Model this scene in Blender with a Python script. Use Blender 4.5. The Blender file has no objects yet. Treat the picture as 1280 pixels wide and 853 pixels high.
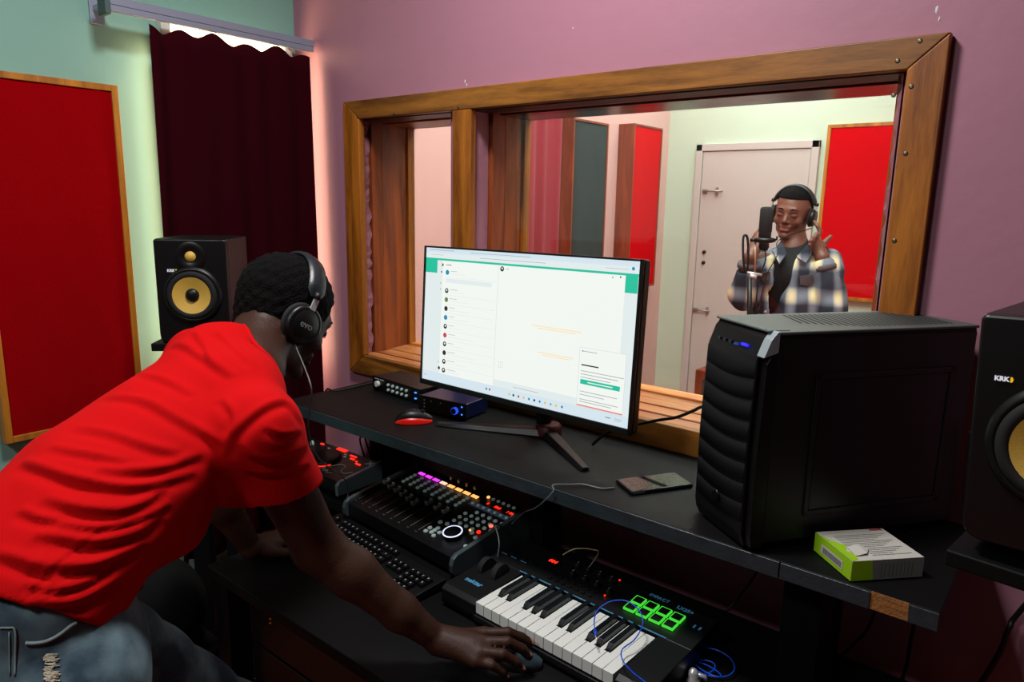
import bpy, bmesh, math, random
import numpy as np
from mathutils import Matrix, Vector, Euler
from mathutils.bvhtree import BVHTree
from mathutils import noise as mnoise
R = math.radians
PI = math.pi
random.seed(4)
scene = bpy.context.scene
col = scene.collection

# ------------------------------------------------------------------ camera
YAW, PITCH, ROLL, FL = -0.679617, 0.193175, 0.0188694, 886.456
CAM = Vector((0, 0, 1.65))
_cy, _sy, _cp, _sp = math.cos(YAW), math.sin(YAW), math.cos(PITCH), math.sin(PITCH)
FWD = Vector((_sy * _cp, _cy * _cp, -_sp))
_rt = Vector((_cy, -_sy, 0)); _up = _rt.cross(FWD)
RGT = _rt * math.cos(ROLL) + _up * math.sin(ROLL)
UPV = -_rt * math.sin(ROLL) + _up * math.cos(ROLL)
cd = bpy.data.cameras.new('camera'); cam = bpy.data.objects.new('camera', cd); col.objects.link(cam)
cd.sensor_width = 36; cd.lens = FL / 1280 * 36; cd.clip_start = 0.02
m = Matrix((RGT, UPV, -FWD)).transposed().to_4x4(); m.translation = CAM
cam.matrix_world = m
scene.camera = cam

def at(px, py, t):
    """the point seen at a measured spot of the photo, t metres deep"""
    return CAM + (FWD + RGT * ((px - 640) / FL) - UPV * ((py - 426.5) / FL)) * t
def on(px, py, ax, val):
    d = at(px, py, 1) - CAM
    return CAM + d * ((val - CAM[ax]) / d[ax])

# ------------------------------------------------------------------ materials
def s2l(c):
    return tuple(((x / 255) / 12.92 if x / 255 <= 0.04045 else ((x / 255 + 0.055) / 1.055) ** 2.4) for x in c)
MATS = {}
def mat(name, rgb, rough=0.5, metal=0.0, emit=None, es=1.0, bump=0.0, bscale=60, var=0.0, vscale=4, coat=0.0, spec=0.5, sheen=0.0):
    if name in MATS: return MATS[name]
    m = bpy.data.materials.new(name); m.use_nodes = True
    nt = m.node_tree; b = nt.nodes['Principled BSDF']
    c = (*s2l(rgb), 1)
    b.inputs['Base Color'].default_value = c
    b.inputs['Roughness'].default_value = rough; b.inputs['Metallic'].default_value = metal
    b.inputs['Coat Weight'].default_value = coat
    b.inputs['Specular IOR Level'].default_value = spec
    b.inputs['Sheen Weight'].default_value = sheen
    tc = nt.nodes.new('ShaderNodeTexCoord')
    if emit:
        b.inputs['Emission Color'].default_value = (*s2l(emit), 1); b.inputs['Emission Strength'].default_value = es
    nz = nt.nodes.new('ShaderNodeTexNoise'); nz.inputs['Scale'].default_value = vscale; nz.inputs['Detail'].default_value = 5
    nt.links.new(tc.outputs['Object'], nz.inputs['Vector'])
    mx = nt.nodes.new('ShaderNodeMix'); mx.data_type = 'RGBA'
    v = max(var, 0.03)
    mx.inputs['A'].default_value = tuple(max(0, x * (1 - v)) for x in c[:3]) + (1,)
    mx.inputs['B'].default_value = tuple(min(1, x * (1 + v)) for x in c[:3]) + (1,)
    nt.links.new(nz.outputs['Fac'], mx.inputs['Factor']); nt.links.new(mx.outputs['Result'], b.inputs['Base Color'])
    if bump:
        n2 = nt.nodes.new('ShaderNodeTexNoise'); n2.inputs['Scale'].default_value = bscale; n2.inputs['Detail'].default_value = 4
        nt.links.new(tc.outputs['Object'], n2.inputs['Vector'])
        bp = nt.nodes.new('ShaderNodeBump'); bp.inputs['Strength'].default_value = bump; bp.inputs['Distance'].default_value = 0.004
        nt.links.new(n2.outputs['Fac'], bp.inputs['Height']); nt.links.new(bp.outputs['Normal'], b.inputs['Normal'])
    MATS[name] = m
    return m
def wood(name, axis, c1, c2, rough=0.42, scale=9):
    m = bpy.data.materials.new(name); m.use_nodes = True; nt = m.node_tree; b = nt.nodes['Principled BSDF']
    tc = nt.nodes.new('ShaderNodeTexCoord'); mp = nt.nodes.new('ShaderNodeMapping')
    sc = [scale] * 3; sc[axis] = scale * 0.10; mp.inputs['Scale'].default_value = sc
    nt.links.new(tc.outputs['Object'], mp.inputs['Vector'])
    nz = nt.nodes.new('ShaderNodeTexNoise'); nz.inputs['Scale'].default_value = 2.2; nz.inputs['Detail'].default_value = 8
    nz.inputs['Distortion'].default_value = 1.2
    nt.links.new(mp.outputs['Vector'], nz.inputs['Vector'])
    n2 = nt.nodes.new('ShaderNodeTexNoise'); n2.inputs['Scale'].default_value = 30; n2.inputs['Detail'].default_value = 3
    nt.links.new(mp.outputs['Vector'], n2.inputs['Vector'])
    ad = nt.nodes.new('ShaderNodeMath'); ad.operation = 'MULTIPLY_ADD'; ad.inputs[1].default_value = 0.25
    nt.links.new(n2.outputs['Fac'], ad.inputs[0]); nt.links.new(nz.outputs['Fac'], ad.inputs[2])
    rp = nt.nodes.new('ShaderNodeValToRGB'); rp.color_ramp.elements[0].position = 0.38; rp.color_ramp.elements[1].position = 0.82
    rp.color_ramp.elements[0].color = (*s2l(c1), 1); rp.color_ramp.elements[1].color = (*s2l(c2), 1)
    nt.links.new(ad.outputs[0], rp.inputs['Fac']); nt.links.new(rp.outputs['Color'], b.inputs['Base Color'])
    b.inputs['Roughness'].default_value = rough
    bp = nt.nodes.new('ShaderNodeBump'); bp.inputs['Strength'].default_value = 0.25; bp.inputs['Distance'].default_value = 0.002
    nt.links.new(ad.outputs[0], bp.inputs['Height']); nt.links.new(bp.outputs['Normal'], b.inputs['Normal'])
    MATS[name] = m
    return m
def emis(name, rgb, st):
    if name in MATS: return MATS[name]
    m = bpy.data.materials.new(name); m.use_nodes = True; nt = m.node_tree
    b = nt.nodes['Principled BSDF']; b.inputs['Base Color'].default_value = (0.02, 0.02, 0.02, 1)
    b.inputs['Emission Color'].default_value = (*s2l(rgb), 1); b.inputs['Emission Strength'].default_value = st
    b.inputs['Roughness'].default_value = 0.4
    MATS[name] = m; return m
def glassmat():
    m = bpy.data.materials.new('glass'); m.use_nodes = True; nt = m.node_tree; nt.nodes.clear()
    o = nt.nodes.new('ShaderNodeOutputMaterial'); t = nt.nodes.new('ShaderNodeBsdfTransparent'); g = nt.nodes.new('ShaderNodeBsdfGlossy')
    t.inputs[0].default_value = (0.95, 0.97, 0.96, 1); g.inputs['Roughness'].default_value = 0.02
    f = nt.nodes.new('ShaderNodeFresnel'); gm = nt.nodes.new('ShaderNodeNewGeometry'); iy = nt.nodes.new('ShaderNodeMapRange'); iy.inputs[3].default_value = 1.45; iy.inputs[4].default_value = 1 / 1.45
    nt.links.new(gm.outputs['Backfacing'], iy.inputs[0]); nt.links.new(iy.outputs[0], f.inputs[0]); x = nt.nodes.new('ShaderNodeMixShader')
    nt.links.new(f.outputs[0], x.inputs[0]); nt.links.new(t.outputs[0], x.inputs[1]); nt.links.new(g.outputs[0], x.inputs[2])
    nt.links.new(x.outputs[0], o.inputs[0]); return m

# ------------------------------------------------------------------ mesh builder
def TM(loc=(0, 0, 0), rz=0, rx=0, ry=0):
    return Matrix.Translation(Vector(loc)) @ Euler((rx, ry, rz)).to_matrix().to_4x4()
class MB:
    def __init__(s, M=None): s.v = []; s.f = []; s.m = []; s.s = []; s.M = M
    def add(s, vs, fs, mi=0, sm=False, M=None):
        o = len(s.v)
        for p in vs:
            p = Vector(p)
            if M is not None: p = M @ p
            if s.M is not None: p = s.M @ p
            s.v.append(tuple(p))
        for f in fs: s.f.append([i + o for i in f]); s.m.append(mi); s.s.append(sm)
        return s
    def box(s, c, d, mi=0, M=None, inset=0, inset_x=None):
        x, y, z = c; a, b, h = d[0] / 2, d[1] / 2, d[2] / 2
        ix = inset if inset_x is None else inset_x; iy = inset
        vs = [(x - a, y - b, z - h), (x + a, y - b, z - h), (x + a, y + b, z - h), (x - a, y + b, z - h),
              (x - a + ix, y - b + iy, z + h), (x + a - ix, y - b + iy, z + h), (x + a - ix, y + b - iy, z + h), (x - a + ix, y + b - iy, z + h)]
        return s.add(vs, [(0, 3, 2, 1), (4, 5, 6, 7), (0, 1, 5, 4), (1, 2, 6, 5), (2, 3, 7, 6), (3, 0, 4, 7)], mi, False, M)
    def bx(s, lo, hi, mi=0, M=None):
        return s.box([(a + b) / 2 for a, b in zip(lo, hi)], [b - a for a, b in zip(lo, hi)], mi, M)
    def lathe(s, prof, n=24, mi=0, M=None, sm=True, cap=True):
        vs = []; fs = []
        for r, z in prof:
            for i in range(n): vs.append((r * math.cos(2 * PI * i / n), r * math.sin(2 * PI * i / n), z))
        for k in range(len(prof) - 1):
            for i in range(n):
                j = (i + 1) % n; fs.append((k * n + i, k * n + j, (k + 1) * n + j, (k + 1) * n + i))
        s.add(vs, fs, mi, sm, M)
        if cap:
            s.add(vs[:n], [tuple(range(n))[::-1]], mi, False, M); s.add(vs[-n:], [tuple(range(n))], mi, False, M)
        return s
    def cyl(s, c, r, h, n=20, mi=0, M=None, r2=None, ch=0.0):
        r2 = r if r2 is None else r2
        T = Matrix.Translation(Vector(c)); T = T if M is None else M @ T
        pr = [(r, 0), (r2, h)] if not ch else [(r, 0), (r2, h - ch), (r2 - ch, h)]
        return s.lathe(pr, n, mi, T, sm=n > 8)
    def tube(s, pts, r, n=8, mi=0, M=None, close=False, flat=None):
        pts = [Vector(p) for p in pts]; N = len(pts); vs = []; fs = []
        rs = r if isinstance(r, (list, tuple)) else [r] * N
        t0 = (pts[1] - pts[0]).normalized(); u = t0.orthogonal().normalized()
        for i, p in enumerate(pts):
            if close: t = (pts[(i + 1) % N] - pts[i - 1]).normalized()
            else: t = (pts[min(i + 1, N - 1)] - pts[max(i - 1, 0)]).normalized()
            u = (u - t * u.dot(t)).normalized(); w = t.cross(u)
            for k in range(n):
                a = 2 * PI * k / n; vs.append(p + (u * math.cos(a) + w * math.sin(a)) * rs[i])
        for i in range(N if close else N - 1):
            i2 = (i + 1) % N
            for k in range(n):
                k2 = (k + 1) % n; fs.append((i * n + k, i * n + k2, i2 * n + k2, i2 * n + k))
        if not close: fs += [tuple(range(n))[::-1], tuple(range((N - 1) * n, N * n))]
        return s.add(vs, fs, mi, True, M)
    def prism(s, poly, z0, z1, mi=0, M=None, sm=False):
        n = len(poly); vs = [(x, y, z0) for x, y in poly] + [(x, y, z1) for x, y in poly]
        fs = [tuple(range(n))[::-1], tuple(range(n, 2 * n))] + [(i, (i + 1) % n, n + (i + 1) % n, n + i) for i in range(n)]
        return s.add(vs, fs, mi, sm, M)
    def quad(s, a, b, c, d, mi=0, M=None): return s.add([a, b, c, d], [(0, 1, 2, 3)], mi, False, M)
    def grid(s, P, mi=0, sm=True, M=None, closeu=False):
        nu = len(P); nv = len(P[0]); vs = [p for row in P for p in row]; fs = []
        for i in range(nu if closeu else nu - 1):
            for j in range(nv - 1):
                a = (i + 1) % nu; fs.append((i * nv + j, a * nv + j, a * nv + j + 1, i * nv + j + 1))
        return s.add(vs, fs, mi, sm, M)
    def build(s, name, mats, parent=None, bevel=0, label=None, seg=2, thick=0, kind=None):
        me = bpy.data.meshes.new(name); me.from_pydata(s.v, [], s.f)
        if not isinstance(mats, (list, tuple)): mats = [mats]
        for q in mats: me.materials.append(q)
        me.polygons.foreach_set('material_index', s.m); me.polygons.foreach_set('use_smooth', s.s)
        me.update()
        o = bpy.data.objects.new(name, me); col.objects.link(o)
        if parent is not None: o.parent = parent
        if thick:
            md = o.modifiers.new('thickness', 'SOLIDIFY'); md.thickness = thick; md.offset = 0
        if bevel:
            md = o.modifiers.new('bevel', 'BEVEL'); md.width = bevel; md.segments = seg; md.limit_method = 'ANGLE'; md.angle_limit = R(35)
            md.harden_normals = True
        if label: o['label'] = label
        if kind: o['kind'] = kind
        return o
def thing(name, label, cat, loc=(0, 0, 0), rz=0, group=None, M=None):
    o = bpy.data.objects.new(name, None); col.objects.link(o); o.empty_display_size = 0.05
    if M is not None: o.matrix_world = M
    else: o.location = loc; o.rotation_euler = (0, 0, rz)
    tag(o, label, cat, group); return o
def tag(o, label, cat, group=None):
    o['label'] = label; o['category'] = cat
    if group: o['group'] = group
    return o
def struct(o): o['kind'] = 'structure'; return o
def lettering(s, size, m, parent, M, name='lettering', ext=0.0004, bold=0.0, shear=0.0, align='CENTER'):
    cu = bpy.data.curves.new('t', 'FONT'); cu.body = s; cu.size = size; cu.extrude = ext; cu.align_x = align; cu.align_y = 'CENTER'
    cu.offset = bold; cu.shear = shear; cu.resolution_u = 3
    t = bpy.data.objects.new('t', cu); col.objects.link(t); bpy.context.view_layer.update()
    me = bpy.data.meshes.new_from_object(t.evaluated_get(bpy.context.evaluated_depsgraph_get()))
    me.transform(M); bpy.data.objects.remove(t); me.name = name
    me.materials.clear(); me.materials.append(m)
    o = bpy.data.objects.new(name, me); col.objects.link(o); o.parent = parent
    return o
def catmull(P, n=8, close=False):
    P = [Vector(p) for p in P]; out = []; N = len(P)
    for i in range(N if close else N - 1):
        if close: a, b, c, d = P[i - 1], P[i], P[(i + 1) % N], P[(i + 2) % N]
        else: a, b, c, d = P[max(i - 1, 0)], P[i], P[i + 1], P[min(i + 2, N - 1)]
        for k in range(n):
            t = k / n
            out.append(0.5 * ((2 * b) + (c - a) * t + (2 * a - 5 * b + 4 * c - d) * t * t + (3 * b - a - 3 * c + d) * t ** 3))
    if not close: out.append(P[-1])
    return out

# ------------------------------------------------------------------ smooth bodies from distance fields
def V3(p): return np.array(p, dtype=np.float32)
def cone(a, b, ra, rb, k=0.02, op='u'): return ('c', V3(a), V3(b), ra, rb, k, op)
def ell(c, r, rot=None, k=0.02, op='u'):
    return ('e', V3(c), V3(r), np.array(rot if rot is not None else np.eye(3), dtype=np.float32), 0, k, op)
def fcone(a, b, ra, rb, n, s, k=0.02, op='u'): return ('f', V3(a), V3(b), ra, rb, k, op, V3(Vector(n).normalized()), s)
def prim(p, q):
    if q[0] == 'e':
        d = (p - q[1]) @ q[3]; a = np.linalg.norm(d / q[2], axis=1); b = np.linalg.norm(d / (q[2] ** 2), axis=1) + 1e-9
        return a * (a - 1) / b
    a, b = q[1], q[2]; pa = p - a; ba = b - a
    if q[0] == 'f':
        n, s = q[7], q[8]; dn = pa @ n; pa = pa + np.outer(dn * (1 / s - 1), n).astype(np.float32)
        bn = float(ba @ n); ba = ba + n * (bn * (1 / s - 1))
    h = np.clip(pa @ ba / max(float(ba @ ba), 1e-12), 0, 1)
    d = np.linalg.norm(pa - h[:, None] * ba, axis=1) - (q[3] + (q[4] - q[3]) * h)
    return d * (min(1, q[8]) if q[0] == 'f' else 1)
def field(prims):
    def f(p):
        d = None
        for q in prims:
            e = prim(p, q); k = q[5]; op = q[6]
            if d is None: d = e; continue
            if op == 'u':
                h = np.clip(0.5 + 0.5 * (d - e) / k, 0, 1); d = d + (e - d) * h - k * h * (1 - h)
            else:
                h = np.clip(0.5 - 0.5 * (d + e) / k, 0, 1); d = d + (-e - d) * h + k * h * (1 - h)
        return d
    return f
def bounds(prims, pad=0.03):
    lo = np.full(3, 1e9); hi = -lo
    for q in prims:
        if q[6] != 'u': continue
        if q[0] == 'e': r = float(q[2].max()); pts = [(q[1], r)]
        else: pts = [(q[1], q[3]), (q[2], q[4])]
        for c, r in pts: lo = np.minimum(lo, c - r - pad); hi = np.maximum(hi, c + r + pad)
    return lo, hi
def sdf_mesh(f, lo, hi, h, name, mats, parent, newton=2):
    lo = np.array(lo, float); hi = np.array(hi, float); B = 10
    nb = np.ceil((hi - lo) / h / B).astype(int) + 1; n = nb * B
    g = np.stack(np.meshgrid(*[np.arange(k) for k in nb], indexing='ij'), -1).reshape(-1, 3)
    cen = (lo + (g * B + B / 2) * h).astype(np.float32)
    cv = np.concatenate([f(c) for c in np.array_split(cen, max(1, len(cen) // 100000))])
    act = np.abs(cv) < B * h * 0.87 * 1.6 + 0.012
    vals = np.repeat(np.repeat(np.repeat(cv.reshape(nb).astype(np.float32), B, 0), B, 1), B, 2)
    off = np.stack(np.meshgrid(*[np.arange(B)] * 3, indexing='ij'), -1).reshape(-1, 3)
    ga = g[act]
    for ch in np.array_split(ga, max(1, len(ga) // 150)):
        idx = (ch[:, None, :] * B + off[None]).reshape(-1, 3)
        v = f((lo + idx * h).astype(np.float32)); vals[idx[:, 0], idx[:, 1], idx[:, 2]] = v
    s = vals < 0
    c = s[:-1, :-1, :-1].astype(np.int8)
    tot = np.zeros_like(c)
    for dx in (0, 1):
        for dy in (0, 1):
            for dz in (0, 1): tot += s[dx:n[0] - 1 + dx, dy:n[1] - 1 + dy, dz:n[2] - 1 + dz]
    cells = np.argwhere((tot > 0) & (tot < 8)); ids = np.full(c.shape, -1, np.int32); ids[tuple(cells.T)] = np.arange(len(cells))
    acc = np.zeros((len(cells), 3)); cnt = np.zeros(len(cells))
    E = []
    for ax in range(3):
        for u in (0, 1):
            for w in (0, 1):
                o = [0, 0, 0]; o[(ax + 1) % 3] = u; o[(ax + 2) % 3] = w; E.append((ax, o))
    for ax, o in E:
        a = cells + o; b = a.copy(); b[:, ax] += 1
        va = vals[tuple(a.T)]; vb = vals[tuple(b.T)]; cr = (va < 0) != (vb < 0)
        t = np.where(cr, va / np.where(cr, va - vb, 1), 0); pt = np.array(o, float)[None] + np.zeros((len(cells), 3)); pt[:, ax] += t
        acc[cr] += pt[cr]; cnt[cr] += 1
    V = lo + (cells + acc / cnt[:, None]) * h
    F = []
    for ax in range(3):
        sl0 = [slice(None)] * 3; sl1 = [slice(None)] * 3; sl0[ax] = slice(0, -1); sl1[ax] = slice(1, None)
        ch = s[tuple(sl0)] != s[tuple(sl1)]; e = np.argwhere(ch)
        b, c2 = (ax + 1) % 3, (ax + 2) % 3
        e = e[(e[:, b] > 0) & (e[:, c2] > 0) & (e[:, b] < n[b] - 1) & (e[:, c2] < n[c2] - 1)]
        q = []
        for u, w in ((-1, -1), (0, -1), (0, 0), (-1, 0)):
            z = e.copy(); z[:, b] += u; z[:, c2] += w; q.append(ids[tuple(z.T)])
        q = np.stack(q, 1); fl = ~s[tuple(e.T)]; q[fl] = q[fl][:, ::-1]; F.append(q[(q >= 0).all(1)])
    F = np.concatenate(F)
    for _ in range(newton):
        p = V.astype(np.float32); d = f(p); gr = np.zeros((len(p), 3)); ee = h * 0.4
        for ax in range(3):
            q = p.copy(); q[:, ax] += ee; r = p.copy(); r[:, ax] -= ee; gr[:, ax] = (f(q) - f(r)) / (2 * ee)
        g2 = np.maximum((gr ** 2).sum(1), 0.1); V = V - np.clip(d / g2, -h, h)[:, None] * gr
    me = bpy.data.meshes.new(name); me.from_pydata(V.tolist(), [], F.tolist())
    if not isinstance(mats, (list, tuple)): mats = [mats]
    for q in mats: me.materials.append(q)
    me.polygons.foreach_set('use_smooth', [True] * len(me.polygons)); me.update()
    o = bpy.data.objects.new(name, me); col.objects.link(o)
    if parent is not None: o.parent = parent
    return o
# ------------------------------------------------------------------ room shell
X0, Y0, Y1, ZF, ZC, YB, XR, YS, XB = -2.31, 1.59, 1.86, 0.2, 2.95, 4.5, 1.5, -1.7, 0.7
M_purple = mat('purple_paint', (174, 120, 138), 0.55, bump=0.25, bscale=25, var=0.07, vscale=3, spec=0.35)
M_mint = mat('mint_paint', (132, 180, 166), 0.6, bump=0.2, bscale=25, var=0.05, vscale=3)
M_pink = mat('pink_paint', (226, 182, 176), 0.6, bump=0.15, bscale=20, var=0.03)
M_mintB = mat('pale_mint_paint', (208, 226, 205), 0.6, bump=0.1, bscale=20, var=0.03)
M_white = mat('white_paint', (215, 215, 208), 0.6)
M_dark = mat('dark_paint', (60, 45, 48), 0.7)  # unseen walls and ceiling kept dark to cut bounced light
M_floor = mat('red_floor', (150, 62, 34), 0.5, bump=0.2, var=0.15, vscale=6)
M_skirt = mat('maroon_skirting', (72, 30, 30), 0.6)
M_plas = mat('peeling_plaster', (150, 95, 105), 0.85, bump=0.9, bscale=50, var=0.35, vscale=40)
M_wx = wood('wood_along', 0, (74, 38, 8), (168, 108, 40))
M_wz = wood('wood_upright', 2, (96, 46, 6), (184, 110, 32))
M_wxl = wood('sill_wood', 0, (140, 70, 30), (214, 140, 84), rough=0.3)
M_wj = wood('jamb_wood', 2, (84, 32, 8), (160, 76, 22), rough=0.5)
M_lin = mat('dark_varnished_board', (74, 36, 34), 0.22, var=0.2, vscale=6)
M_glass = glassmat()
M_screw = mat('screw_steel', (120, 110, 95), 0.4, 0.9)

OL = (-1.976, -1.531); OR_ = (-1.456, -0.323); OZ = (1.106, 1.912)
w = MB(); YM = (Y0 + Y1) / 2
for lo, hi in (((X0, ZF), (OL[0], ZC)), ((OL[1], OZ[0]), (OR_[0], OZ[1])), ((OR_[1], ZF), (XR, ZC)),
               ((OL[0], ZF), (OR_[1], OZ[0])), ((OL[0], OZ[1]), (OR_[1], ZC))):
    w.bx((lo[0], Y0, lo[1]), (hi[0], YM, hi[1]), 0); w.bx((lo[0], YM, lo[1]), (hi[0], Y1, hi[1]), 1)
struct(w.build('wall_back', [M_purple, M_pink]))
struct(MB().bx((X0 - .1, YS, ZF), (X0, Y0, ZC)).build('wall_left', M_mint))
struct(MB().bx((X0 - .1, Y0, ZF), (X0, YB, ZC)).build('wall_booth_left', M_pink))
struct(MB().bx((X0 - .1, YB, ZF), (XB, YB + .1, ZC)).build('wall_booth_back', M_mintB))
struct(MB().bx((XB, Y1, ZF), (XB + .1, YB, ZC)).build('wall_booth_right', M_pink))
struct(MB().bx((XR, YS, ZF), (XR + .1, Y0, ZC)).build('wall_right', M_dark))
struct(MB().bx((X0 - .1, YS - .1, ZF), (XR + .1, YS, ZC)).build('wall_front', M_dark))
struct(MB().bx((X0 - .1, YS - .1, ZC), (XR + .1, YM, ZC + .1), 0).bx((X0 - .1, YM, ZC), (XR + .1, YB + .1, ZC + .1), 1).build('ceiling', [M_dark, M_white]))
struct(MB().bx((X0 - .1, YS - .1, ZF - .1), (XR + .1, YB + .1, ZF)).build('floor', M_floor))
struct(MB().bx((X0, YS, .285), (X0 + .016, Y0, .35), 0).bx((X0, YS, ZF), (X0 + .012, Y0, .285), 1).build('baseboard_left', [mat('skirting_mint', (196, 200, 186), 0.5), M_skirt], bevel=.003))

# window frame of mitred boards round the two openings
YF = Y0 - 0.024
def fxz(px, py): q = on(px, py, 1, YF); return (q.x, q.z)
oTL, oTR = fxz(428, 128), fxz(1189.5, 38.5)
xl, xr, zt, zb = oTL[0], oTR[0], (oTL[1] + oTR[1]) / 2, fxz(437, 464)[1]
il, ir, izt, izb = fxz(448, 152)[0], fxz(1133, 93)[0], fxz(700, 126)[1], fxz(452, 444)[1]
ml, mr = fxz(565, 200)[0], fxz(588, 200)[0]
win = bpy.data.objects.new('window_1', None); col.objects.link(win); struct(win)
def board(poly, mm, nm='frame_board'):
    MXZ = Matrix(((1, 0, 0, 0), (0, 0, -1, Y0), (0, 1, 0, 0), (0, 0, 0, 1)))   # (x,z) polygon, thickness towards the room
    return MB().prism(poly, 0, Y0 - YF, 0, MXZ).build(nm, mm, win, bevel=.003)
board([(xl, zt), (il, izt), (ir, izt), (xr, zt)][::-1], M_wx)
board([(xl, zb), (xr, zb), (ir, izb), (il, izb)], M_wx)
board([(xl, zb), (il, izb), (il, izt), (xl, zt)], M_wz)
board([(xr, zb), (xr, zt), (ir, izt), (ir, izb)], M_wz)
board([(ml, izb), (mr, izb), (mr, izt), (ml, izt)], M_wz, 'mullion')
sc = MB()
for px, py in ((1139, 108), (1132, 192), (1118, 301), (1117, 119), (1150, 51), (1122, 76), (447, 146), (493, 142), (573, 134)):
    q = on(px, py, 1, YF); sc.lathe([(.0045, 0), (.0045, .0015), (.0015, .0012)], 10, 0, TM((q.x, YF + .0008, q.z), rx=PI / 2))
sc.build('screw', M_screw, win)
# reveals
def reveal(x, sgn, ys, nm):
    a, b, c, d = ys; e = .012 * sgn
    pl = MB(); rnd = random.Random(int(x * 100))
    zs = [OZ[0] + (OZ[1] - OZ[0]) * i / 40 for i in range(41)]
    P = []
    for z in zs:
        k = b - .004 + (rnd.uniform(-.008, .004) if nm == 1 else 0)
        P.append([(x + e * .3, Y0, z), (x + e * (.6 + rnd.uniform(0, .5 if nm == 1 else .05)), (Y0 + k) / 2, z), (x + e * (.5 + rnd.uniform(0, .9 if nm == 1 else .1)), k, z), (x + e * .2, k + .004, z)])
    pl.grid(P, sm=False); pl.build('plaster_edge', M_plas if nm == 1 else M_purple, win)
    MB().bx(sorted_lo(x, x + e * 1.6, b, c)[0], sorted_lo(x, x + e * 1.6, b, c)[1]).build('casement', M_wj, win, bevel=.002)
    ys2 = [(x + e * 1.6, c), (x + e * .4, d - .02), (x, d - .02), (x, c)]
    if sgn < 0: ys2 = ys2[::-1]
    MB().prism([(p, q) for p, q in ys2], OZ[0], OZ[1]).build('jamb', M_wj, win)
    MB().bx(*sorted_lo(x, x + e * 1.2, d - .02, d + .012)).build('outer_edge', M_wz, win, bevel=.002)
def sorted_lo(xa, xb, ya, yb): return ((min(xa, xb), ya, OZ[0]), (max(xa, xb), yb, OZ[1]))
reveal(OL[0], 1, (Y0, 1.638, 1.685, 1.83), 1)
reveal(OR_[0], 1, (Y0, 1.668, 1.729, 1.85), 2)
reveal(OL[1], -1, (Y0, 1.64, 1.685, 1.83), 2)
reveal(OR_[1], -1, (Y0, 1.62, 1.685, 1.85), 1)
for xa, xb in (OL, OR_):
    s = MB(); s.bx((xa, Y0 - .002, OZ[0] - .03), (xb, 1.640, OZ[0] + .003))
    for ya, yb in ((1.655, 1.712), (1.714, 1.765), (1.767, 1.815)): s.bx((xa, ya, OZ[0] - .03), (xb, yb, OZ[0] + .003 + .003 * (ya > 1.7)))
    MB().bx((xa, 1.640, OZ[0] - .03), (xb, 1.655, OZ[0] + .0008)).build('groove', M_lin, win)
    s.build('sill_planks', M_wxl, win, bevel=.0015)
    MB().bx((xa, 1.817, OZ[0] - .03), (xb, 1.875, OZ[0] + .012)).build('sill_edge', wood('edge_wood', 0, (190, 96, 34), (240, 160, 84)), win, bevel=.003)
    MB().bx((xa, 1.70, OZ[1] - .006), (xb, 1.86, OZ[1])).build('lintel_board', M_lin if xa > -1.5 else M_wx, win, bevel=.001)
    MB().bx((xa, Y0, OZ[1] - .004), (xb, 1.66, OZ[1])).build('lintel_plaster', mat('dark_brown_board', (60, 34, 30), .5), win)  # thin lining in one even dark brown
    for yy in (1.672, 1.842): MB().bx((xa, yy, OZ[0] - .01), (xb, yy + .005, OZ[1])).build('glass_pane', M_glass, win)

for px, py, r_ in ((581, 102, .0035), (583, 106, .0025), (1171, 12, .0045), (1174, 24, .003), (716, 35, .002)):
    q = on(px, py, 1, Y0 - .001); MB().lathe([(r_, 0), (r_ * .5, .0012)], 7, 0, TM((q.x, Y0, q.z), rx=PI / 2) @ Matrix.Diagonal((.6, 1.6, 1, 1))).build('paint_chip', M_white, win)

# ------------------------------------------------------------------ booth door
W_door = mat('door_grey_white', (206, 198, 192), 0.45, var=.03)
dr = bpy.data.objects.new('door_1', None); col.objects.link(dr); struct(dr)
dl, dR, dz = on(873, 181, 1, YB).x, on(1027, 176, 1, YB).x, on(873, 181, 1, YB).z
db = ZF
f = MB(); f.bx((dl, YB - .03, db), (dl + .045, YB, dz)); f.bx((dR - .045, YB - .03, db), (dR, YB, dz)); f.bx((dl, YB - .03, dz - .045), (dR, YB, dz))
f.build('door_frame', W_door, dr, bevel=.004)
MB().bx((dl + .048, YB - .02, db), (dR - .048, YB - .004, dz - .048)).build('door_leaf', W_door, dr, bevel=.003)
for py, L in ((239, .13), (387, .11)):
    q = on(868 if py > 300 else 880, py, 1, YB - .03)
    b = MB(); b.tube([(q.x, YB - .04, q.z), (q.x + L, YB - .04, q.z)], .006); b.bx((q.x + .08, YB - .034, q.z - .025), (q.x + .095, YB - .02, q.z + .025)); b.bx((q.x - .01, YB - .036, q.z - .012), (q.x + .02, YB - .02, q.z + .012))
    b.build('bolt', mat('bolt_grey', (170, 160, 152), .4, .6), dr)
q = on(879, 322, 1, YB - .03)
b = MB()
for dz_ in (.035, -.035): b.lathe([(.013, 0), (.010, .012), (.004, .013)], 14, 0, TM((q.x, YB - .02, q.z + dz_), rx=PI / 2))
b.build('keyhole_plate', mat('lock_dark', (40, 36, 34), .4, .6), dr)

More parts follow.
